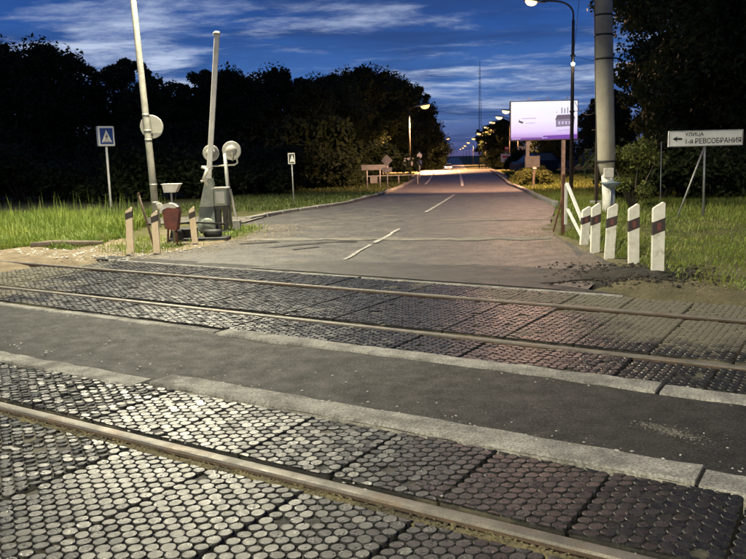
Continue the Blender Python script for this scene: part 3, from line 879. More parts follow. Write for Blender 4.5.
# its twin on the near side of the tracks, behind the photographer
m = thing('lamp_mast', (-7.0, -13.0, 0), 'lighting mast of the crossing standing behind the photographer', 'lamp post')
MB().tube([(0, 0, -.3), (0, 0, 4), (.02, 0, 8.6)], [.12, .10, .075], 14).build('pole', 'pole_grey', m)
MB().tube([(.02, 0, 8.5), (.3, .3, 8.8), (1.0, .9, 8.9)], .03, 8).build('bracket_arm', 'pole_grey', m)
q = lamp_head(m, (1.15, 1.03, 8.91), (.75, .66), 'lamp_white'); spot(m, q, P_C, WARM, 164, .12)

# street lamp by the road, arm curving over the carriageway
m = thing('street_lamp', (7.9, 30.9, 0), 'nearest tall street lamp with curved arm, in front of the billboard', 'street lamp', 'street lamps along the road')
arm = [(0, 0, 6.4)]
for k in range(7):
    t = k / 6 * math.pi / 2 * .95; arm.append((-.75 + .75 * math.cos(t), 0, 6.66 + .50 * math.sin(t)))
arm.append((-1.2, 0, 7.18))
MB().tube([(0, 0, -.2), (0, 0, 3.2), (0, 0, 6.45)], [.085, .072, .055], 12).build('pole', 'lamp_pole', m)
MB().tube(arm, .035, 8).build('arm', 'lamp_pole', m)
q = lamp_head(m, (-1.48, 0, 7.16), (-1, 0), 'lamp_warm', 1.1)
for sx_, pw_ in ((1, 1.0), (-1, .13)): spot(m, q, P_B * pw_, BMID, 102, .6, rot=(sx_ * R(42), R(6), 0))   # batwing: light thrown up and down the road
# small lantern half way up
mb = MB(); mb.tube([(0, -.08, 4.82), (-.05, -.25, 4.86)], .015, 6); mb.build('lantern_bracket', 'dark_metal', m)
mb = MB(); mb.lathe([(.02, .07), (.07, .035), (.075, 0), (.05, -.05), (.01, -.06)], Matrix.Translation((-.06, -.28, 4.78)), 12); mb.build('lantern', 'lamp_white', m)
for z in (4.75, 5.1, 3.0): MB().tube([(0, 0, z), (0, 0, z + .06)], .10, 12).build('clamp_band', 'dark_metal', m)

ROW = [(17.51, 100, 6.71), (19.12, 115, 6.68), (20.47, 130, 6.59), (22.48, 150, 6.48), (25.15, 180, 6.2), (27.9, 210, 5.7), (31.5, 250, 5.35), (36.5, 300, 5.0), (44, 370, 4.9), (52, 450, 5.0)]
RL = ['farthest but nine', 'second', 'third', 'fourth', 'fifth', 'sixth', 'seventh', 'eighth', 'ninth', 'tenth']
for i, (x, y, z) in enumerate(ROW):
    g0 = zg(y) - .05
    lab = 'lit street lamp just left of the billboard, nearest of the distant row' if i == 0 else 'distant lit street lamp on the right roadside, %s in the row behind the billboard' % RL[i]
    m = thing('street_lamp', (x + 1.3, y, g0), lab, 'street lamp', 'street lamps along the road')
    H = z - g0
    MB().tube([(0, 0, 0), (0, 0, H * .5), (0, 0, H - .3)], [.11, .09, .07], 8).build('pole', 'lamp_pole', m)
    MB().tube([(0, 0, H - .32), (-.25, 0, H), (-1.0, 0, H + .12)], .04, 6).build('arm', 'lamp_pole', m)
    q = lamp_head(m, (-1.3, 0, H + .1), (-1, 0), 'lamp_sodium' if i > 3 else 'lamp_warm', 2.3)
    if i < 7: spot(m, q, P_ROW * (2.0 if i == 0 else 1), SOD, 142, .3, .2)
for (x, y, z, lab) in ((4.75, 70, 5.75, 'lit sodium street lamp in front of the dark trees left of the road'), (15.69, 160, 4.85, 'far lit street lamp on the left roadside, small against the trees'), (4.6, 62, 7.3, None)):
    if lab is None: continue
    g0 = zg(y) - .05; H = z - g0
    m = thing('street_lamp', (x - 1.2, y, g0), lab, 'street lamp', 'street lamps along the road')
    MB().tube([(0, 0, 0), (0, 0, H - .3)], [.10, .07], 8).build('pole', 'dark_metal', m)
    MB().tube([(0, 0, H - .32), (.25, 0, H), (.95, 0, H + .1)], .04, 6).build('arm', 'dark_metal', m)
    q = lamp_head(m, (1.2, 0, H + .1), (1, 0), 'lamp_sodium', 1.9 if y < 100 else 1.6); spot(m, q, P_ROW * (2.0 if y < 100 else 1.2), SOD, 140, .3, .2)

# concrete utility pole
m = thing('utility_pole', (5.75, 19.03, 0), 'thick leaning concrete pole with whitewashed foot', 'utility pole')
MB().tube([(.0, .05, .9), (-.04, .05, 1.3), (-.12, .05, 3.2), (-.21, .05, 6.2), (-.3, .05, 9.0)], [.165, .222, .218, .205, .185], 20).build('shaft', 'pole_concrete', m)
MB().tube([(.05, -.0, -.3), (.03, 0, .4), (-.02, .02, 1.15)], [.155, .15, .145], 18).build('whitewashed_foot', 'whitewash', m)
for z in (1.2, 3.6, 4.15, 4.6, 6.0): MB().tube([(-.015 - .032 * z, .05, z), (-.015 - .032 * z, .05, z + .045)], .236 - .004 * z, 20).build('steel_band', 'dark_metal', m)
MB().box((-.02, -.13, .95), (.24, .06, .22), bev=.01).build('cabinet', 'dirty_white', m)
MB().tube([(-.26, .03, .2), (-.29, .03, 2.0), (-.39, .03, 5.5)], .018, 6).build('cable', 'wire', m)
MB().box((-.30, .05, 8.2), (1.8, .10, .10)).build('crossarm', 'dark_metal', m)
# blue-grey dish on a pipe
m = thing('dish_stand', (5.62, 18.35, 0), 'shallow blue-grey dish on a thin pipe before the concrete pole', 'dish')
MB().tube([(0, 0, -.1), (0, 0, .66)], .022, 10).build('pipe', 'galvanised', m)
mb = MB(); mb.lathe([(.03, .58), (.10, .62), (.18, .68), (.225, .73), (.23, .745), (.215, .74), (.09, .76), (.02, .79)], None, 22); mb.build('dish', 'blue_grey', m)
# thin brown pole behind
m = thing('brown_post', (6.25, 21.7, 0), 'thin brown steel post just left of the concrete pole', 'post')
MB().tube([(0, 0, -.2), (0, 0, 2.95)], .055, 10).build('shaft', 'brown_pole', m)
MB().box((0, 0, .05), (.3, .3, .14), bev=.02).build('footing', 'concrete', m)
MB().tube([(-.16, 0, 2.05), (.10, 0, 2.05)], .012, 6).build('hook', 'brown_pole', m)
# slim pole by the sign
m = thing('slim_pole', (7.12, 19.23, 0), 'slim grey pole standing in grass left of the street sign', 'pole')
MB().tube([(0, 0, -.2), (-.02, 0, 1.66)], .014, 8).build('shaft', 'galvanised', m)
MB().lathe([(.03, -.02), (.03, .02), (.012, .04)], None, 8).build('foot', 'dark_metal', m)

# wires
def wire(pts, r, label, sag=.3):
    a0, b0 = Vector(pts[0]), Vector(pts[1]); path = []
    for k in range(15):
        t = k / 14; p = a0.lerp(b0, t); p.z -= sag * 4 * t * (1 - t); path.append(p)
    return tag(MB().tube(path, r, 5).build('overhead_wire', 'wire'), label, 'wire')
wire([(7.9, 30.9, 4.8), (5.25, 19.08, 8.2)], .008, 'thin wire rising from street lamp to the concrete pole', .2)
wire([(7.95, 30.9, 5.1), (13.5, 30.5, 4.6)], .008, 'wire running right from the nearest street lamp', .25)
wire([(7.95, 30.8, 3.05), (6.28, 21.7, 2.9)], .010, 'slack cable from the street lamp to the brown post', .12)
wire([(8.0, 30.9, 3.4), (6.28, 21.75, 2.6)], .010, 'lower slack cable beside the brown post', .3)
wire([(4.75, 70, 5.6), (18.81, 100, 6.5)], .012, 'far wire crossing the road between two lamps', .4)

# ------------------------------------------------------------------ marker posts
def marker(loc, label, h, w, m, rz=0, lean=(0, 0), band=True, black=(.62, .80)):
    t = thing('marker_post', loc, label, 'marker post', 'striped roadside marker posts', rz)
    t.rotation_euler = (lean[1], lean[0], rz)
    sl = w * .40; d = w * .55
    mb = MB(); poly = [(-w / 2, -.15), (w / 2, -.15), (w / 2, h), (w / 2 - .02, h + .012), (-w / 2 + .01, h - sl), (-w / 2, h - sl - .015)]
    mb.prism(poly, -d / 2, d / 2); mb.build('body', m, t)
    e = .004; z0, z1 = h * black[0], h * black[1]
    mb = MB(); poly = [(-w / 2 - e, z0 - sl), (w / 2 + e, z0), (w / 2 + e, z1), (-w / 2 - e, z1 - sl)]
    mb.prism(poly, -d / 2 - e, d / 2 + e); b = mb.build('dark_band', 'band_black', t)
    zm = (z0 + z1) / 2 - sl / 2
    for sy in ((-1, 1) if m == 'post_white' else ()):
        mb = MB(); mb.box((0, sy * (d / 2 + e + .003), zm), (.045, .008, .09), bev=.003); mb.build('reflector', 'reflector', b)
    return t
gz = lambda x, y: ground_z(x, y)
marker((3.38, 9.16, 0), 'nearest and tallest white marker post on the right edge', .84, .135, 'post_white', R(-6), (R(-.5), 0))
marker((3.39, 10.04, 0), 'second nearest white marker post on the right edge', .77, .13, 'post_white', R(-4), (R(-1.2), 0))
marker((3.30, 10.78, 0), 'white marker post leaning right, third on the right edge', .73, .13, 'post_white', R(-8), (R(3), R(-2)))
marker((3.29, 11.45, 0), 'white marker post fourth on the right edge, partly overlapped', .70, .125, 'post_white', R(0), (R(.5), 0))
marker((3.36, 12.3, 0), 'farthest small marker post on the right, nearest the slanted rails', .60, .125, 'post_white', R(5), (R(3), 0))
marker((-3.95, 12.69, 0), 'leftmost cream marker post on the sandy left shoulder', .75, .105, 'post_cream', R(6), (R(1.5), 0), black=(.80, .94))
marker((-3.53, 12.74, 0), 'cream marker post in front of the leaning mast', .68, .105, 'post_cream', R(4), (R(-.5), 0), black=(.78, .93))
marker((-3.20, 14.06, 0), 'cream marker post beside the red box, leaning left', .66, .105, 'post_cream', R(8), (R(-2.5), 0), black=(.74, .90))
m = thing('leaning_pipe', (-3.70, 13.1, 0), 'thin brownish pipe leaning between the two left marker posts', 'pipe')
MB().tube([(.06, 0, -.1), (-.19, .05, .95)], .018, 8).build('shaft', 'brown_pole', m)
MB().lathe([(.022, -.01), (.022, .02), (.01, .025)], Matrix.Translation((-.19, .05, .95)), 8).build('cap', 'rust', m)

# ------------------------------------------------------------------ crossing barrier and signal on the left
m = thing('barrier_gate', (-3.42, 16.4, 0), 'raised white barrier boom on a tapered grey-green column', 'barrier')
mb = MB(); vs = []; 
for z, w, d, x in ((-.1, .40, .34, -.02), (.12, .38, .33, -.02), (.6, .28, .26, .01), (1.12, .15, .17, .07)):
    vs += [(x - w / 2, -d / 2, z), (x + w / 2, -d / 2, z), (x + w / 2, d / 2, z), (x - w / 2, d / 2, z)]
fs = [(3, 2, 1, 0), (12, 13, 14, 15)]
for r in range(3):
    for k in range(4): fs.append((r * 4 + k, r * 4 + (k + 1) % 4, r * 4 + 4 + (k + 1) % 4, r * 4 + 4 + k))
mb.add(vs, fs).build('column', 'green_grey', m)
mb = MB(); mb.lathe([(.15, -.03), (.17, 0), (.17, .05), (.13, .07), (.05, .08)], Matrix.Translation((.02, -.20, .14)) @ Matrix.Rotation(R(90), 4, 'X'), 20); mb.build('drive_wheel', 'green_grey', m)
mb = MB(); mb.tube([(.05, -.05, .95), (-.02, -.10, 1.12), (.06, -.10, 1.32)], .045, 10).tube([(-.06, -.1, 1.36), (.06, -.1, 1.30), (.16, -.1, 1.34)], .03, 8).tube([(.06, -.1, 1.1), (-.09, -.1, 1.06)], .025, 8); mb.build('crank', 'dirty_white', m)
lean = math.atan2(.32, 2.75)
mb = MB(); M3 = Matrix.Rotation(lean, 3, 'Y'); mb.box(Vector((.245, -.10, 2.58)), (.105, .05, 2.95), M3, .008)
boom = mb.build('boom', 'white_paint', m)
mb = MB(); mb.box(Vector((.40, -.10, 4.0)), (.14, .06, .06), M3, .01); mb.build('boom_tip', 'dirty_white', boom)
mb = MB(); mb.box((.29, .02, .72), (.28, .26, .36), bev=.015); bx = mb.build('mechanism_box', 'green_grey', m)
mb = MB(); mb.box((.29, -.118, .72), (.20, .012, .26), bev=.004); mb.build('box_door', 'galvanised', bx)
mb = MB(); mb.box((.29, .02, .915), (.34, .30, .03), bev=.005); mb.build('box_lid', 'dirty_white', bx)
mb = MB(); mb.box((.22, .0, .26), (.09, .12, .60)).box((.36, .0, .26), (.09, .12, .60)).box((.29, .02, .50), (.30, .22, .06)); mb.build('stand', 'dark_metal', m)
mb = MB(); mb.box((.12, 0, -.02), (.80, .5, .10), bev=.02); mb.build('plinth', 'asphalt_dark', m)

m = thing('crossing_signal', (-3.02, 16.75, 0), 'twin round crossing signal seen from behind, beside the barrier column', 'signal')
MB().tube([(0, 0, -.1), (-.02, 0, .8), (-.05, 0, 1.62)], .04, 10).build('mast', 'galvanised', m)
MB().tube([(-.50, 0, 1.36), (.14, 0, 1.38), (.21, 0, 1.42), (.19, 0, 1.60)], .018, 8).build('crossbar', 'dirty_white', m)
for x, z, r in ((-.34, 1.64, .175), (.10, 1.68, .20)):
    Mh = Matrix.Translation((x, 0, z)) @ Matrix.Rotation(R(94), 4, 'X')
    h = MB().lathe([(r * .97, -.01), (r, 0), (r, .012), (r * .95, .02), (r * .6, .024)], Mh, 26, False).build('signal_head', 'sign_back', m)
    MB().lathe([(r * .58, .02), (r * .56, .06), (r * .42, .10), (r * .15, .12), (.012, .121)], Mh, 20).build('lamp_housing', 'pole_grey', h)
    MB().tube([(x, -.02, z + r * .3), (x + .02, -.1, z + r * .2), (x + .03, -.11, z - r * .6), (x + .01, -.02, z - r * 1.05)], .012, 6).build('cable', 'dirty_white', h)
MB().box((.10, -.05, .45), (.045, .05, .86), Matrix.Rotation(R(-9), 3, 'Y')).build('stay', 'dirty_white', m)
MB().box((.14, -.05, .10), (.16, .16, .22), bev=.01).build('foot', 'concrete', m)

# signal light housing on a thin post + red box with white lid, dark drive machine
m = thing('hooded_lamp', (-3.62, 14.25, 0), 'small white hooded housing on a thin post above the red box', 'lamp housing')
MB().tube([(0, 0, 0), (0, 0, .93)], .018, 8).build('post', 'galvanised', m)
mb = MB(); mb.prism([(-.11, .93), (.10, .93), (.17, 1.07), (-.13, 1.07)], -.11, .11); h = mb.build('hood', 'dirty_white', m)
MB().box((.02, 0, 1.078), (.34, .27, .014), bev=.004).build('hood_lid', 'white_paint', h)
m = thing('red_box', (-3.58, 14.0, 0), 'red sheet-metal box with curved white lid between marker posts', 'equipment box')
mb = MB(); mb.prism([(-.10, .30), (.10, .26), (.16, .60), (.12, .69), (-.02, .69), (-.13, .60)], -.12, .12); mb.build('body', 'red_paint', m)
mb = MB(); prof = [(-.17, .58), (-.16, .66), (-.10, .735), (-.01, .755), (.09, .73), (.15, .68), (.10, .66), (-.02, .675), (-.11, .64), (-.14, .57)]
mb.prism(prof, -.145, .145); mb.build('lid', 'dirty_white', m)
MB().tube([(-.09, -.05, -.1), (-.06, -.05, .3)], .02, 8).build('leg', 'rust', m)
MB().tube([(.07, .05, -.1), (.05, .05, .3)], .02, 8).build('leg', 'rust', m)
MB().lathe([(.05, 0), (.065, .015), (.05, .03)], Matrix.Translation((-.19, -.05, .70)) @ Matrix.Rotation(R(90), 4, 'X'), 14).build('bell', 'dirty_white', m)
m = thing('track_machine', (-3.42, 14.7, 0), 'low black machine with drum and pipes behind the marker posts', 'machine')
MB().lathe([(.04, -.17), (.07, -.15), (.07, .15), (.04, .17)], Matrix.Translation((.42, 0, .13)) @ Matrix.Rotation(R(90), 4, 'Y'), 16).build('drum', 'dark_metal', m)
MB().box((-.05, 0, .14), (.34, .26, .22), bev=.03).build('gear_case', 'dark_metal', m)
MB().tube([(-.35, -.12, .05), (-.30, -.15, .32), (.1, -.18, .36), (.7, -.16, .30)], .02, 8).build('pipe', 'dark_metal', m)
MB().box((.15, 0, .03), (1.15, .4, .06), bev=.01).build('skid', 'dark_metal', m)
MB().lathe([(.05, -.03), (.11, -.02), (.11, .02), (.05, .03)], Matrix.Translation((-.2, -.2, .13)) @ Matrix.Rotation(R(90), 4, 'X'), 16).build('wheel', 'dark_metal', m)

# ------------------------------------------------------------------ slanted white rails on the right
m = thing('pipe_barrier', (3.44, 13.9, 0), 'two slanted white rails on a rusty post at road edge', 'barrier')
MB().box((0, .1, .50), (.06, .06, 1.15)).build('post', 'rust', m)
MB().box((.02, -.02, .55), (.045, .03, .72)).build('upright', 'white_paint', m)
def bar(a0, b0, w, name, mt):
    a0, b0 = Vector(a0), Vector(b0); d = b0 - a0
    q = d.to_track_quat('Z', 'Y').to_matrix()
    return MB().box((a0 + b0) / 2, (w, w * .6, d.length), q, .004).build(name, mt, m)
bar((.02, -.08, .92), (.02, -1.75, -.02), .055, 'rail', 'white_paint')
bar((.04, -.08, .46), (-.06, -1.7, -.02), .05, 'rail', 'white_paint')
bar((-.16, .15, .05), (.0, .12, .7), .05, 'brace', 'rust')

# ------------------------------------------------------------------ signs
def text_mesh(txt, size, name, m, parent, loc, rot, align='LEFT', sx=1.0):
    cu = bpy.data.curves.new(name, 'FONT'); cu.body = txt; cu.size = size; cu.align_x = align; cu.extrude = .0015; cu.offset = 0.0
    tmp = bpy.data.objects.new('tmp_text', cu); col.objects.link(tmp)
    dg = bpy.context.evaluated_depsgraph_get(); me = bpy.data.meshes.new_from_object(tmp.evaluated_get(dg))
    bpy.data.objects.remove(tmp)
    nv = len(me.vertices); co = [tuple(v.co) for v in me.vertices]; fc = [tuple(p.vertices) for p in me.polygons]
    for k, (ox, oy) in enumerate(((size * .022, 0), (size * .011, size * .012), (size * .011, -size * .012))):   # heavier strokes
        co += [(x + ox, y + oy, z + .0004 * (k + 1)) for x, y, z in co[:nv]]; fc += [tuple(i + nv * (k + 1) for i in f) for f in fc[:len(me.polygons)]]
    me = bpy.data.meshes.new(name); me.from_pydata(co, [], fc); me.update()
    me.materials.append(MATS[m])
    o = bpy.data.objects.new(name, me); col.objects.link(o); o.parent = parent; o.location = loc; o.rotation_euler = rot; o.scale = (sx, 1, 1)
    return o
m = thing('street_sign', (7.21, 16.89, 0), 'long white street name sign with black arrow on a braced post', 'sign', rz=R(-3))
MB().tube([(0, .05, -.2), (-.03, .05, 1.84)], .026, 10).build('post', 'galvanised', m)
MB().tube([(-.60, .02, -.1), (-.03, .03, 1.52)], .020, 8).build('brace', 'galvanised', m)
b = MB().box((-.035, 0, 1.68), (1.57, .03, .335), bev=.006).build('board', 'sign_white', m)
mb = MB()
for cx_, cz_, w, h in ((-.035, 1.838, 1.54, .010), (-.035, 1.522, 1.54, .010), (-.805, 1.68, .010, .30), (.735, 1.68, .010, .30)): MB().box((cx_, -.017, cz_), (w, .004, h)).build('border_line', 'sign_black', b)
mb = MB(); mb.prism([(-.73, 1.68), (-.63, 1.735), (-.645, 1.70), (-.53, 1.70), (-.53, 1.66), (-.645, 1.66), (-.63, 1.625)], -.021, -.016); mb.build('arrow', 'sign_black', b)
text_mesh('УЛИЦА', .105, 'lettering', 'sign_black', b, (-.47, -.018, 1.735), (R(90), 0, 0), sx=1.05)
text_mesh('1-я', .150, 'lettering', 'sign_black', b, (-.48, -.018, 1.575), (R(90), 0, 0), sx=.90)
text_mesh('РЕВСОБРАНИЯ', .150, 'lettering', 'sign_black', b, (-.265, -.018, 1.575), (R(90), 0, 0), sx=.875)

def ped_symbol(parent, w, h, z, y):
    """white triangle with a walking figure on blue"""
    s = w
    mb = MB(); mb.prism([(-.40 * s, z - .38 * h), (.40 * s, z - .38 * h), (0, z + .40 * h)], y - .004, y); t = mb.build('triangle', 'sign_white', parent)
    mb = MB(); y2 = y - .005
    mb.lathe([(.035 * s, 0), (.035 * s, .003)], Matrix.Translation((.0, y2, z + .10 * h)) @ Matrix.Rotation(R(90), 4, 'X'), 10)
    for poly in ([(-.03, .05), (.04, .06), (.03, -.12), (-.04, -.12)], [(-.04, -.11), (.0, -.11), (-.09, -.32), (-.13, -.31)], [(.0, -.11), (.035, -.11), (.12, -.31), (.08, -.32)], [(-.03, .04), (-.01, .0), (-.10, -.08), (-.12, -.05)], [(.03, .05), (.03, .0), (.10, -.06), (.12, -.03)]):
        mb.prism([(a0 * s, z + b0 * h) for a0, b0 in poly], y2 - .003, y2)
    mb.build('walking_figure', 'sign_black', t)
    MB().box((0, y2, z - .35 * h), (.58 * s, .004, .030 * h)).build('kerb_stripe', 'sign_black', t)
m = thing('crossing_sign', (-9.05, 27.25, 0), 'boxy blue and white pedestrian crossing sign on white post in tall grass', 'sign', rz=R(36))
MB().tube([(0, 0, -.2), (0, 0, 2.1)], .04, 10).build('post', 'white_paint', m)
b = MB().box((0, 0, 2.42), (.56, .20, .68), bev=.02).build('sign_box', 'sign_white', m)
MB().box((0, -.102, 2.42), (.44, .006, .54), bev=.002).build('blue_field', 'sign_blue', b)
ped_symbol(b, .44, .54, 2.42, -.106)
m = thing('crossing_sign', (-2.57, 26.13, 0), 'small pedestrian crossing sign on grey post before the dark trees', 'sign', rz=R(4))
MB().tube([(0, 0, -.2), (-.02, 0, 1.66)], .024, 8).build('post', 'galvanised', m)
b = MB().box((-.02, -.03, 1.50), (.23, .02, .36), bev=.004).build('plate', 'dirty_white', m)
MB().box((-.02, -.043, 1.50), (.18, .006, .30)).build('blue_field', 'sign_black', b)
ped_symbol(b, .19, .30, 1.50, -.047)

m = thing('direction_board', (.1, 36.0, 0), 'wide grey signboard on two posts left of the road', 'sign', rz=R(6))
for x in (-.25, .35): MB().tube([(x, 0, -.2), (x, 0, 1.1)], .03, 8).build('post', 'galvanised', m)
MB().box((.12, -.03, 1.02), (1.25, .03, .24), bev=.005).build('board', 'old_plate', m)
MB().box((.05, -.05, .48), (.34, .025, .36), bev=.005).build('small_plate', 'old_plate', m)
m = thing('diamond_sign', (.72, 33.6, 0), 'grey diamond-shaped sign on a post left of the road', 'sign')
MB().tube([(0, 0, -.2), (0, 0, 1.35)], .028, 8).build('post', 'galvanised', m)
mb = MB(); mb.prism([(-.25, 1.33), (0, 1.08), (.25, 1.33), (0, 1.58)], -.045, -.03); mb.build('plate', 'old_plate', m)
MB().box((0, -.04, .93), (.42, .02, .2), bev=.004).build('lower_plate', 'old_plate', m)
m = thing('warning_plate', (2.46, 50.2, zg(50)), 'square white sign with two figures near the far kerb', 'sign', rz=R(8))
MB().tube([(0, 0, -.2), (0, 0, 1.0)], .03, 8).build('post', 'galvanised', m)
b = MB().box((0, -.03, 1.12), (.62, .03, .52), bev=.006).build('plate', 'sign_white', m)
mb = MB(); mb.lathe([(.05, 0), (.05, .004)], Matrix.Translation((-.12, -.05, 1.25)) @ Matrix.Rotation(R(90), 4, 'X'), 8).prism([(-.2, 1.18), (-.05, 1.18), (-.12, .95)], -.054, -.048).lathe([(.05, 0), (.05, .004)], Matrix.Translation((.12, -.05, 1.22)) @ Matrix.Rotation(R(90), 4, 'X'), 8).prism([(.05, 1.15), (.2, 1.15), (.12, .93)], -.054, -.048); mb.build('figures', 'sign_black', b)
m = thing('crossing_sign', (3.3, 52.5, zg(52)), 'pale sign plate on a white post at the far left kerb', 'sign')
MB().tube([(0, 0, -.2), (0, 0, 1.7)], .045, 8).build('post', 'white_paint', m)
mb = MB(); mb.lathe([(.16, -.01), (.18, 0), (.16, .012)], Matrix.Translation((0, -.06, 1.45)) @ Matrix.Rotation(R(90), 4, 'X'), 16); mb.build('plate', 'sign_white', m)
MB().box((0, -.05, 1.0), (.3, .02, .3)).build('lower_plate', 'sign_blue', m)
m = thing('overhead_sign', (8.3, 118, zg(118)), 'far white sign hung on an arm left of the road', 'sign')
MB().tube([(0, 0, 0), (0, 0, 4.6), (.4, 0, 4.9), (2.3, 0, 4.9)], .07, 8).build('gantry', 'dark_metal', m)
MB().box((1.9, -.1, 4.35), (1.1, .06, 1.1), bev=.02).build('plate', 'sign_white', m)

for x, y, w, h, z, mt, lab in ((15.2, 88, 1.2, .9, 1.6, 'sign_white', 'white roadside sign farthest left beneath the lamp row'), (14.6, 84, .5, .5, 2.4, 'sign_red', 'small red roadside sign beneath the lamp row'), (14.7, 76, 1.0, 1.2, 1.6, 'sign_white', 'upright white sign plate beneath the lamp row'), (12.6, 64, 1.0, .7, .9, 'sign_yellow', 'low pale yellow sign left of the billboard post')):
    m = thing('roadside_sign', (x, y, zg(y) - .05), lab, 'sign', 'roadside signs below the lamp row')
    MB().tube([(0, 0, -.1), (0, 0, z)], .045, 8).build('post', 'galvanised', m)
    b = MB().box((0, -.05, z), (w, .04, h), bev=.01).build('plate', mt, m)
    MB().box((0, -.075, z + h * .12), (w * .7, .012, h * .25)).build('mark', 'sign_red' if mt != 'sign_red' else 'sign_white', b)
m = thing('cabinet_board', (8.75, 42.5, 0), 'grey board standing below the left end of the billboard', 'board', rz=R(5))
MB().box((0, 0, 1.02), (.80, .18, .62), bev=.015).build('panel', 'old_plate', m)
for x in (-.3, .3): MB().box((x, .02, .36), (.07, .07, .75)).build('leg', 'wood', m)
m = thing('wooden_stake', (6.9, 33.2, 0), 'short wooden stake in the right verge before the billboard', 'stake')
MB().box((0, 0, .42), (.09, .09, 1.0), Matrix.Rotation(R(3), 3, 'Y'), .008).build('shaft', 'wood', m)
MB().box((.025, -.05, .85), (.16, .02, .08)).build('tag', 'dirty_white', m)

# ------------------------------------------------------------------ billboard
m = thing('billboard', (8.23, 46.0, 0), 'large glowing white and violet billboard on steel posts', 'billboard', rz=R(1.2))
BW, BH, BZ = 3.86, 2.17, 2.25
MB().box((BW / 2, .12, BZ + BH / 2), (BW + .10, .22, BH + .10), bev=.02).build('cabinet', 'bb_frame', m)
scr = MB().box((BW / 2, 0, BZ + BH / 2), (BW, .02, BH)).build('screen', 'screen', m)
def flat(poly, mt, name, y=-.013, d=.004): return MB().prism(poly, y - d, y).build(name, mt, scr)
flat([(1.75, BZ + .02), (BW - .01, BZ + .02), (BW - .01, BZ + .26), (1.9, BZ + .22)], 'screen_violet', 'violet_band')
flat([(2.56, BZ + 1.10), (2.68, BZ + 1.38), (BW - .22, BZ + 1.40), (BW - .12, BZ + 1.14)], 'screen_roof', 'printed_roof')
flat([(2.62, BZ + .70), (BW - .2, BZ + .74), (BW - .16, BZ + 1.13), (2.60, BZ + 1.10)], 'screen_grey', 'printed_house')
for k in range(5): flat([(2.75 + k * .2, BZ + .84), (2.86 + k * .2, BZ + .84), (2.86 + k * .2, BZ + 1.02), (2.75 + k * .2, BZ + 1.02)], 'screen_pale', 'printed_window', -.018)
for k in range(3): flat([(2.92 + k * .17, BZ + 1.46), (2.98 + k * .17, BZ + 1.46), (2.98 + k * .17, BZ + 1.80 - .05 * (k % 2)), (2.92 + k * .17, BZ + 1.80 - .05 * (k % 2))], 'screen_grey', 'printed_tower')
flat([(2.62, BZ + 1.52), (2.68, BZ + 1.50), (2.70, BZ + 1.58)], 'screen_grey', 'printed_mark')
flat([(2.68, BZ + .42), (3.15, BZ + .46), (3.3, BZ + .40), (3.55, BZ + .52), (3.55, BZ + .60), (2.68, BZ + .52)], 'screen_pale', 'printed_script')
flat([(.43, BZ + 1.02), (.66, BZ + .93), (.72, BZ + 1.03), (.50, BZ + 1.10), (.47, BZ + 1.20)], 'screen_ink', 'printed_logo')
flat([(.62, BZ + 1.19), (1.45, BZ + 1.19), (1.45, BZ + 1.25), (.62, BZ + 1.25)], 'screen_pale', 'printed_line')
flat([(.85, BZ + .93), (1.40, BZ + .93), (1.40, BZ + .98), (.85, BZ + .98)], 'screen_pale', 'printed_line')
flat([(.05, BZ + .05), (.55, BZ + .05), (.55, BZ + .09), (.05, BZ + .09)], 'screen_pale', 'printed_line')
flat([(1.80, BZ + .06), (2.1, BZ + .06), (2.1, BZ + .13), (1.80, BZ + .13)], 'screen_pale', 'printed_line')
for x in (1.0, 3.1): MB().box((x, .15, 1.1), (.20, .18, 2.4)).build('post', 'pole_grey', m)
for x in (.95, 2.05, 3.2):
    MB().tube([(x, .1, BZ + BH + .02), (x, -.25, BZ + BH + .14)], .014, 6).box((x, -.29, BZ + BH + .14), (.10, .07, .06)).build('floodlight', 'dirty_white', m)

# tall lattice mast far behind
m = thing('radio_mast', (27.95, 200, zg(200)), 'tall thin lattice mast rising above the far trees', 'mast')
for a0 in range(3):
    t = a0 * 2.094; MB().tube([(.55 * math.cos(t), .55 * math.sin(t), 0), (.18 * math.cos(t), .18 * math.sin(t), 25.0)], [.05, .03], 5).build('leg', 'dark_metal', m)
mb = MB()
for k in range(24):
    z0 = k * 1.04; z1 = z0 + 1.04; f0 = .55 - .37 * z0 / 25; f1 = .55 - .37 * z1 / 25
    for a0 in range(3):
        t0 = a0 * 2.094; t1 = (a0 + 1) * 2.094
        mb.tube([(f0 * math.cos(t0), f0 * math.sin(t0), z0), (f1 * math.cos(t1), f1 * math.sin(t1), z1)], .02, 4, False)
mb.build('lattice', 'dark_metal', m)
MB().tube([(0, 0, 25), (0, 0, 26.6)], .04, 6).build('antenna', 'dark_metal', m)

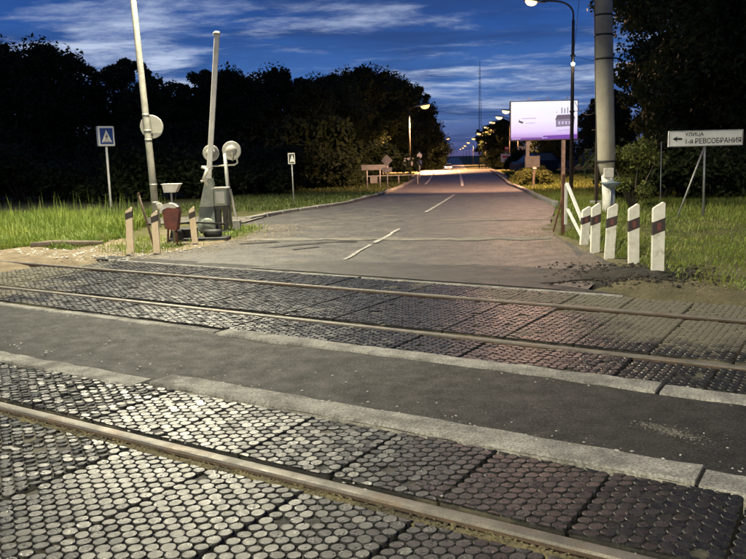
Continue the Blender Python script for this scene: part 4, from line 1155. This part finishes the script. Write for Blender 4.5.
# ------------------------------------------------------------------ cars
def car(loc, rz, label, paint, lights=None):
    m = thing('car', loc, label, 'car', 'cars near the far roadside', rz)
    side = [(-2.1, .35), (-2.1, .75), (-1.95, .92), (-1.1, 1.0), (1.0, .98), (1.9, .86), (2.1, .70), (2.12, .35)]
    MB().prism(side, -.82, .82).build('body', paint, m)
    mb = MB(); lo = [(-1.55, .99), (1.25, .97)]; hi = [(-.95, 1.44), (.45, 1.44)]
    vs = []
    for y, ins in ((-.76, 0), (.76, 0)):
        vs += [(lo[0][0], y, .95), (lo[1][0], y, .95), (hi[1][0], y * .84, 1.44), (hi[0][0], y * .84, 1.44)]
    mb.add(vs, [(0, 1, 2, 3), (7, 6, 5, 4), (0, 4, 5, 1), (1, 5, 6, 2), (3, 2, 6, 7), (0, 3, 7, 4)]); mb.build('cabin_glass', 'glass_dark', m)
    MB().box((-.25, 0, 1.455), (1.40, 1.26, .04), bev=.015).build('roof', paint, m)
    for x in (-1.3, 1.3):
        for y in (-.76, .76):
            w = MB().lathe([(.22, -.1), (.31, -.09), (.31, .09), (.22, .1)], Matrix.Translation((x, y, .31)) @ Matrix.Rotation(R(90), 4, 'X'), 16).build('wheel', 'tyre', m)
            MB().lathe([(.19, -.105), (.19, .105)], Matrix.Translation((x, y, .31)) @ Matrix.Rotation(R(90), 4, 'X'), 12).build('rim', 'galvanised', w)
    for y in (-.6, .6):
        MB().box((2.09, y, .70), (.08, .34, .14), bev=.02).build('headlight', lights or 'glass_dark', m)
        MB().box((-2.09, y, .74), (.06, .3, .16), bev=.02).build('tail_light', 'tail_light', m)
    return m
car((14.6, 52, -.02), R(165), 'dark parked car right of the lamp post, under the trees', 'car_dark')
car((12.0, 55, 0), R(20), 'grey parked car seen beneath the billboard right end', 'car_grey')
car((18.9, 190, zg(190)), R(-97), 'far car with lit headlights coming down the road', 'car_white', 'headlight')
car((-1.5, 50, 0), R(8), 'dark parked car behind the roadside signs on the left', 'car_dark')

# low rail fence left of the road
m = thing('rail_fence', (-2.6, 41.0, 0), 'low grey pipe fence behind the signboards on the left', 'fence', rz=R(12))
for k in range(6): MB().tube([(k * 1.05, 0, -.1), (k * 1.05, 0, .52)], .03, 8).build('post', 'pole_grey', m)
for z in (.50,): MB().tube([(-.1, 0, z), (5.35, 0, z)], .03, 8).build('rail', 'pole_grey', m)
# log lying in the left grass edge
m = MB().tube([(0, 0, .05), (.35, .1, .07), (.8, .06, .06), (1.25, .12, .05)], [.045, .05, .045, .03], 9).build('fallen_stick', 'wood')
m.location = (-6.1, 13.9, .02); tag(m, 'pale broken stick lying at the edge of tall grass', 'stick')

# ------------------------------------------------------------------ vegetation
def leaf_cloud(g, centers, radii, n, size, up=.25):
    c = np.asarray(centers); k = g.integers(0, len(c), n)
    d = g.normal(size=(n, 3)); d /= np.linalg.norm(d, axis=1)[:, None]
    r = radii[k] * (g.random(n) ** .5) * 1.15
    p = c[k] + d * r[:, None] * np.array([1, 1, .8])
    nrm = d * .6 + g.normal(size=(n, 3)) * .7 + np.array([0, 0, up]); nrm /= np.linalg.norm(nrm, axis=1)[:, None]
    t = np.cross(nrm, g.normal(size=(n, 3))); t /= np.linalg.norm(t, axis=1)[:, None]
    b = np.cross(nrm, t)
    s = size * (.6 + .8 * g.random(n))[:, None]
    a0 = p - t * s; a1 = p + b * s * .45 + nrm * s * .12; a2 = p + t * s; a3 = p - b * s * .45 + nrm * s * .12
    V = np.stack([a0, a1, a2, a3], 1).reshape(-1, 3)
    F = np.arange(n * 4).reshape(-1, 4)
    return V, F
def make_tree(name, H, rad, seed, nclump, nleaf, size, leaf, crown0=.2, shape=1.0, spiky=0.0):
    g = np.random.default_rng(seed); rr = random.Random(seed)
    root = bpy.data.objects.new(name, None); col.objects.link(root)
    cz = H * (crown0 + 1) / 2; hz = H * (1 - crown0) / 2
    cs = []; rs = []
    while len(cs) < nclump:
        q = g.normal(size=3); q /= np.linalg.norm(q); q *= (.25 + .72 * g.random() ** .6)
        tz = (q[2] + 1) / 2
        wdt = (1 - .35 * tz ** 2 * shape)
        cs.append((q[0] * rad * wdt, q[1] * rad * wdt, cz + q[2] * hz)); rs.append(rad * (.10 + .20 * g.random() ** 1.6))
    for _ in range(int(spiky)):
        t = g.random() * 6.28; q = g.random() * rad * .7
        cs.append((q * math.cos(t), q * math.sin(t), H * (.90 + .10 * g.random()) - q * .3)); rs.append(rad * (.05 + .08 * g.random()))
    cs = np.array(cs); rs = np.array(rs)
    V, F = leaf_cloud(g, cs, rs, nleaf, size)
    mb = MB()
    bend = [(0, 0, -.2), (rr.uniform(-.1, .1), rr.uniform(-.1, .1), H * .2), (rr.uniform(-.25, .25), rr.uniform(-.25, .25), H * .5), (rr.uniform(-.3, .3), rr.uniform(-.3, .3), H * .85)]
    r0 = H * .022 + .03
    mb.tube(bend, [r0 * 1.25, r0, r0 * .65, r0 * .2], 10)
    order = sorted(range(len(cs)), key=lambda i: rr.random())[:14]
    for i in order:
        c = Vector(cs[i]); t = min(.8, max(.15, c.z / H * .55)); a0 = Vector(bend[1]).lerp(Vector(bend[2]), min(1, max(0, (t - .2) / .3)))
        mid = a0.lerp(c, .55) + Vector((0, 0, H * .03)); mb.tube([a0, mid, c], [r0 * .42, r0 * .25, r0 * .08], 6)
    mb.build('trunk', 'bark', root)
    np_mesh('crown', V, F, leaf, root)
    return root
def make_bush(name, H, rad, seed, nleaf, size, leaf):
    g = np.random.default_rng(seed); rr = random.Random(seed)
    root = bpy.data.objects.new(name, None); col.objects.link(root)
    n = 22; cs = []; rs = []
    for _ in range(n):
        t = g.random() * 6.28; q = rad * g.random() ** .5 * .8; z = H * (.18 + .68 * g.random()) * (1 - .35 * (q / rad) ** 2)
        cs.append((q * math.cos(t), q * math.sin(t), z)); rs.append(min(rad, H) * (.16 + .22 * g.random()))
    V, F = leaf_cloud(g, np.array(cs), np.array(rs), nleaf, size)
    mb = MB()
    for i in range(9): mb.tube([(rr.uniform(-.15, .15), rr.uniform(-.15, .15), -.1), tuple(Vector(cs[i]) * .55), cs[i]], [.03, .02, .006], 5)
    mb.build('stems', 'bark', root)
    np_mesh('crown', V, F, leaf, root)
    return root
TP = [make_tree('broadleaf_tree', 8.0, 3.4, 31, 120, 26000, .13, 'leaf_dark', .05, .8, 22), make_tree('broadleaf_tree', 8.0, 2.9, 32, 105, 24000, .13, 'leaf_dark', .04, .4, 26),
      make_tree('broadleaf_tree', 8.0, 3.9, 33, 130, 28000, .13, 'leaf_dark', .05, 1.1, 20)]
BP = [make_bush('bush', 2.2, 1.7, 41, 5200, .10, 'leaf_mid'), make_bush('bush', 2.0, 1.9, 42, 5200, .10, 'leaf_dark')]
used = set()
def place(proto, loc, sc, rz, label, cat, group):
    if id(proto) in used: o = copy_tree(proto)
    else: o = proto; used.add(id(proto))
    o.location = loc; o.scale = sc if hasattr(sc, '__len__') else (sc, sc, sc); o.rotation_euler = (0, 0, rz)
    return tag(o, label, cat, group)
GT = 'dark trees left of the road'
left_trees = [(-30, 50, 1.12, 0, 'leftmost dark tree at the picture edge'), (-26.5, 46, .95, 1, 'dark tree at the far left with ragged leafy top'), (-22.5, 49, 1.12, 2, 'tall dark tree left of the boxy crossing sign'), (-18.8, 47, 1.06, 0, 'tall dark tree directly behind the boxy crossing sign'),
 (-15.0, 50, .98, 1, 'dark tree just left of the leaning mast'), (-12.6, 47, .80, 2, 'lower dark tree behind the leaning mast'), (-10.2, 50, .88, 1, 'dark tree between the mast and the barrier boom'), (-8.4, 48, .86, 0, 'dark tree behind the raised barrier boom'),
 (-6.2, 53, .93, 2, 'dark tree right of the barrier boom'), (-3.9, 51, .80, 1, 'dark tree behind the small crossing sign'), (-3.4, 60, .92, 0, 'dark tree right of the small crossing sign'), (-2.4, 68, 1.05, 2, 'round dark tree above the signboards'),
 (-.4, 78, 1.28, 0, 'tall dark tree above the diamond sign'), (1.6, 84, 1.34, 2, 'tall dark tree left of the sodium lamp'), (3.4, 92, 1.35, 0, 'dark tree behind the left sodium lamp'), (5.2, 100, 1.30, 1, 'rightmost large dark tree left of the road'),
 (7.6, 112, 1.05, 2, 'dark tree beyond the left sodium lamp'), (10.2, 135, 1.0, 0, 'far tree on the left roadside'), (13.0, 165, 1.0, 1, 'farther tree on the left roadside, near the vanishing road'), (18.5, 230, 1.1, 2, 'farthest tree on the left roadside')]
for i, (x, y, s, k, lab) in enumerate(left_trees):
    place(TP[k], (x, y, zg(y) - .1), (s * 1.05, s * 1.05, s), i * 1.7, lab, 'tree', GT)
GR = 'trees right of the road'
right_trees = [(21.6, 128, 1.08, 0, 'small dark tree below the lamp row left of the billboard'), (21.5, 98, .86, 1, 'dark tree just left of the billboard edge'), (26.0, 150, 1.2, 2, 'far dark tree behind the lamp row'), (29.5, 185, 1.3, 0, 'dark tree at the foot of the lattice mast'), (36.5, 245, 1.5, 1, 'farthest tree on the right roadside'),
 (17.5, 72, .62, 2, 'dark tree behind the billboard middle'), (19.5, 66, .66, 0, 'dark tree behind the billboard right end'), (17.2, 56, .70, 1, 'dark tree behind the parked cars on the right'), (20.5, 52, .78, 2, 'dark tree right of the parked cars')]
for i, (x, y, s, k, lab) in enumerate(right_trees):
    place(TP[k], (x, y, zg(y) - .1), (s * 1.1, s * 1.1, s), 2 + i * 2.1, lab, 'tree', GR)
RT = [make_tree('broadleaf_tree', 11.5, 4.4, 51, 230, 90000, .105, 'leaf_mid', .02, .15, 10), make_tree('broadleaf_tree', 11.0, 4.6, 52, 220, 80000, .105, 'leaf_mid', .02, .15, 10)]
place(RT[0], (12.2, 26.0, -.1), (.98, .98, 1), .4, 'big leafy tree behind the street name sign', 'tree', GR)
place(RT[1], (17.0, 25.0, -.1), 1, 2.2, 'big leafy tree at the right picture edge', 'tree', GR)
place(RT[1], (15.2, 33.0, -.1), (1, 1, .95), 4.0, 'leafy tree behind the big tree, showing left of the street sign', 'tree', GR)
GB = 'bushes at the foot of the left trees'
bl = ['bush at the left picture edge behind tall grass', 'bush left of the boxy crossing sign', 'second bush left of the boxy crossing sign', 'bush behind the boxy crossing sign', 'bush right of the boxy crossing sign', 'bush behind the leaning mast foot', 'bush behind the red box', 'bush behind the barrier column', 'bush right of the crossing signal', 'bush left of the small crossing sign', 'bush right of the small crossing sign', 'bush left of the signboards', 'bush behind the signboards']
bp = [(-21, 33.5), (-17.6, 34.5), (-14.8, 33.5), (-12.2, 34), (-9.4, 32.2), (-7.6, 32.6), (-6.4, 35), (-5.0, 33.5), (-4.4, 36.5), (-3.6, 39), (-2.4, 40.5), (-1.4, 44), (.2, 46)]
for i, ((x, y), lab) in enumerate(zip(bp, bl)):
    s = random.uniform(.85, 1.25); place(BP[i % 2], (x, y, -.05), (s * 1.25, s * 1.25, s), i * 1.3, lab, 'bush', GB)
# second line, deeper and taller, closing the wood under the crowns
bl2 = [(x, 43 + (k % 3) * 2.2) for k, x in enumerate(np.arange(-31, -3, 3.1))]
names2 = ['far left', 'second from left', 'third from left', 'fourth from left', 'fifth from left', 'sixth from left', 'seventh from left', 'eighth from left', 'ninth from left', 'rightmost']
for k, (x, y) in enumerate(bl2):
    place(BP[(k + 1) % 2], (x, y, -.1), (1.9, 1.5, 1.9), k * 2.2, 'tall dark thicket under the left trees, %s' % names2[min(k, 9)], 'bush', GB)
GC = 'shrubs on the right'
sh = make_bush('shrub', 1.9, .75, 61, 3600, .055, 'leaf_yellow')
place(sh, (6.75, 20.2, 0), (1, 1, 1.1), .3, 'yellow-green leafy shrub right of the concrete pole', 'shrub', GC)
for x, y, s, lab in ((8.6, 23.2, 1.1, 'bush behind the slim pole'), (10.2, 23.0, 1.0, 'bush behind the street name sign'), (12.3, 22.6, 1.1, 'bush right of the street sign'), (14.4, 22.4, 1.1, 'bush at the right picture edge'), (12.8, 40, .8, 'bush beyond the lamp post, right verge'), (15.5, 44, 1.0, 'bush before the parked cars'), (11.6, 58, 1.0, 'bush behind the billboard posts')):
    place(BP[1], (x, y, -.1), s, x, lab, 'bush', GC)
hd = make_bush('roadside_hedge', .75, .9, 71, 2600, .06, 'leaf_yellow')
for i, (x, y) in enumerate(((7.6, 36.0), (8.0, 38.5), (8.5, 41.2), (9.3, 44.5), (10.2, 50))):
    place(hd, (x, y, -.02), (1, 1.3, 1), i * 1.1, 'low roadside hedge clump, %s along the right verge' % ['nearest', 'second', 'third', 'fourth', 'farthest'][i], 'hedge', GC)

def grass(name, xs, ys, zs, h, m, label, w=.012, seed=1, lean=.45):
    g = np.random.default_rng(seed); n = len(xs)
    hh = h * (.5 + .8 * g.random(n)); a0 = g.random(n) * 6.283; ln = lean * g.random(n) ** .8
    dx_, dy_ = np.cos(a0), np.sin(a0); px, py = -dy_, dx_
    ww = w * (.6 + .8 * g.random(n))
    V = np.zeros((n, 5, 3))
    for k, (t, wf) in enumerate(((0, 1), (0, -1), (.55, .75), (.55, -.75), (1, 0))):
        off = ln * hh * t * t
        V[:, k, 0] = xs + dx_ * off + px * ww * wf; V[:, k, 1] = ys + dy_ * off + py * ww * wf
        V[:, k, 2] = zs - .02 + hh * t * (1 - .25 * ln * t)
    o_ = np.arange(n)[:, None] * 5
    F = np.concatenate([o_ + np.array([0, 1, 3]), o_ + np.array([0, 3, 2]), o_ + np.array([2, 3, 4])])
    return tag(np_mesh(name, V.reshape(-1, 3), F, m), label, 'grass', kind='stuff')
def gzv(x, y): 
    hm = (vn2(x * .7, y * .7) - .5) * .05 + (vn(x * 3, y * 3) - .5) * .03
    return zgv(y) + hm * np.clip((60 - y) / 40, 0, 1)
# left field
n = 170000
x = rng.uniform(-24, -4.3, n); y = 13.2 + 8.2 * rng.random(n) ** 1.2
edge = 14.3 - .30 * (x + 6.9) * (x > -6.9) + (vn(x * 1.3, y * 1.3) - .5) * 1.6
k = (y > edge + .2) & (x < -5.15 - .05 * (y - 15) + (vn(x * 2, y * 2) - .5) * .8) & ~((y > 18.2 - .13 * (x + 3)) & (y < 20.4 - .16 * (x + 3)) & (x > -7))
k &= rng.random(n) < .35 + vn2(x * 1.1, y * 1.1)
x, y = x[k], y[k]
tall = .09 + .20 * np.clip((y - edge[k]) / 3.5, 0, 1) + .20 * vn(x * .8 + 3, y * .8) * vn2(x * 2.3, y * 2.3 + 5)
grass('grass', x, y, gzv(x, y), tall, 'grass_left', 'tall bright green grass in the left field', .009, 1, .8)
# weeds with seed heads over the grass
n = 700; x = rng.uniform(-15, -5, n); y = rng.uniform(16, 21, n)
grass('weeds', x, y, gzv(x, y), .55 + .25 * vn(x, y), 'grass_left', 'tall thin weed stalks above the left grass', .006, 2, .25)
# tufts round the barrier and posts
n = 2200; c = np.array([(-3.0, 15.6), (-2.75, 16.3), (-3.9, 13.2), (-4.4, 13.9), (-3.1, 15.2), (-2.85, 17.0), (-3.7, 13.6), (-4.3, 15.0)]); q = rng.integers(0, len(c), n)
x = c[q, 0] + rng.normal(size=n) * .24; y = c[q, 1] + rng.normal(size=n) * .3
grass('grass_tufts', x, y, gzv(x, y), .12, 'grass_left', 'loose grass tufts around the barrier foot and left posts', .007, 3, .9)
# right verge
n = 120000
x = 3.4 + 12 * rng.random(n) ** 1.1; y = rng.uniform(6.8, 27, n)
k = (x > xr(y) + .25 + (vn(x * 2, y * 2) - .5) * .7) & (y > 8.5 - .36 * (x - 3.5) + (vn2(x * 1.5, y * 1.5) - .5) * 1.4) & (rng.random(n) < .25 + 1.1 * vn2(x * .9, y * .9))
x, y = x[k], y[k]
grass('grass', x, y, gzv(x, y), .04 + .10 * vn(x * 1.2, y * 1.2) + .07 * np.clip((y - 15) / 4, 0, 1), 'grass_right', 'mown grass of the right verge behind the marker posts', .008, 4, .9)
# verges farther on
n = 60000
y = rng.uniform(21, 62, n); side = rng.random(n) < .5
x = np.where(side, xr(y) + .3 + 7 * rng.random(n) ** 1.2, xl(y) - .3 - 6 * rng.random(n) ** 1.2)
k = ~((~side) & (y < 22.5)); x, y, side = x[k], y[k], side[k]
z = np.where(y > 45, zgv(y) - .05, gzv(x, y))
grass('grass', x[side], y[side], z[side], .13, 'grass_right', 'grass strip of the right roadside under the billboard', .016, 5)
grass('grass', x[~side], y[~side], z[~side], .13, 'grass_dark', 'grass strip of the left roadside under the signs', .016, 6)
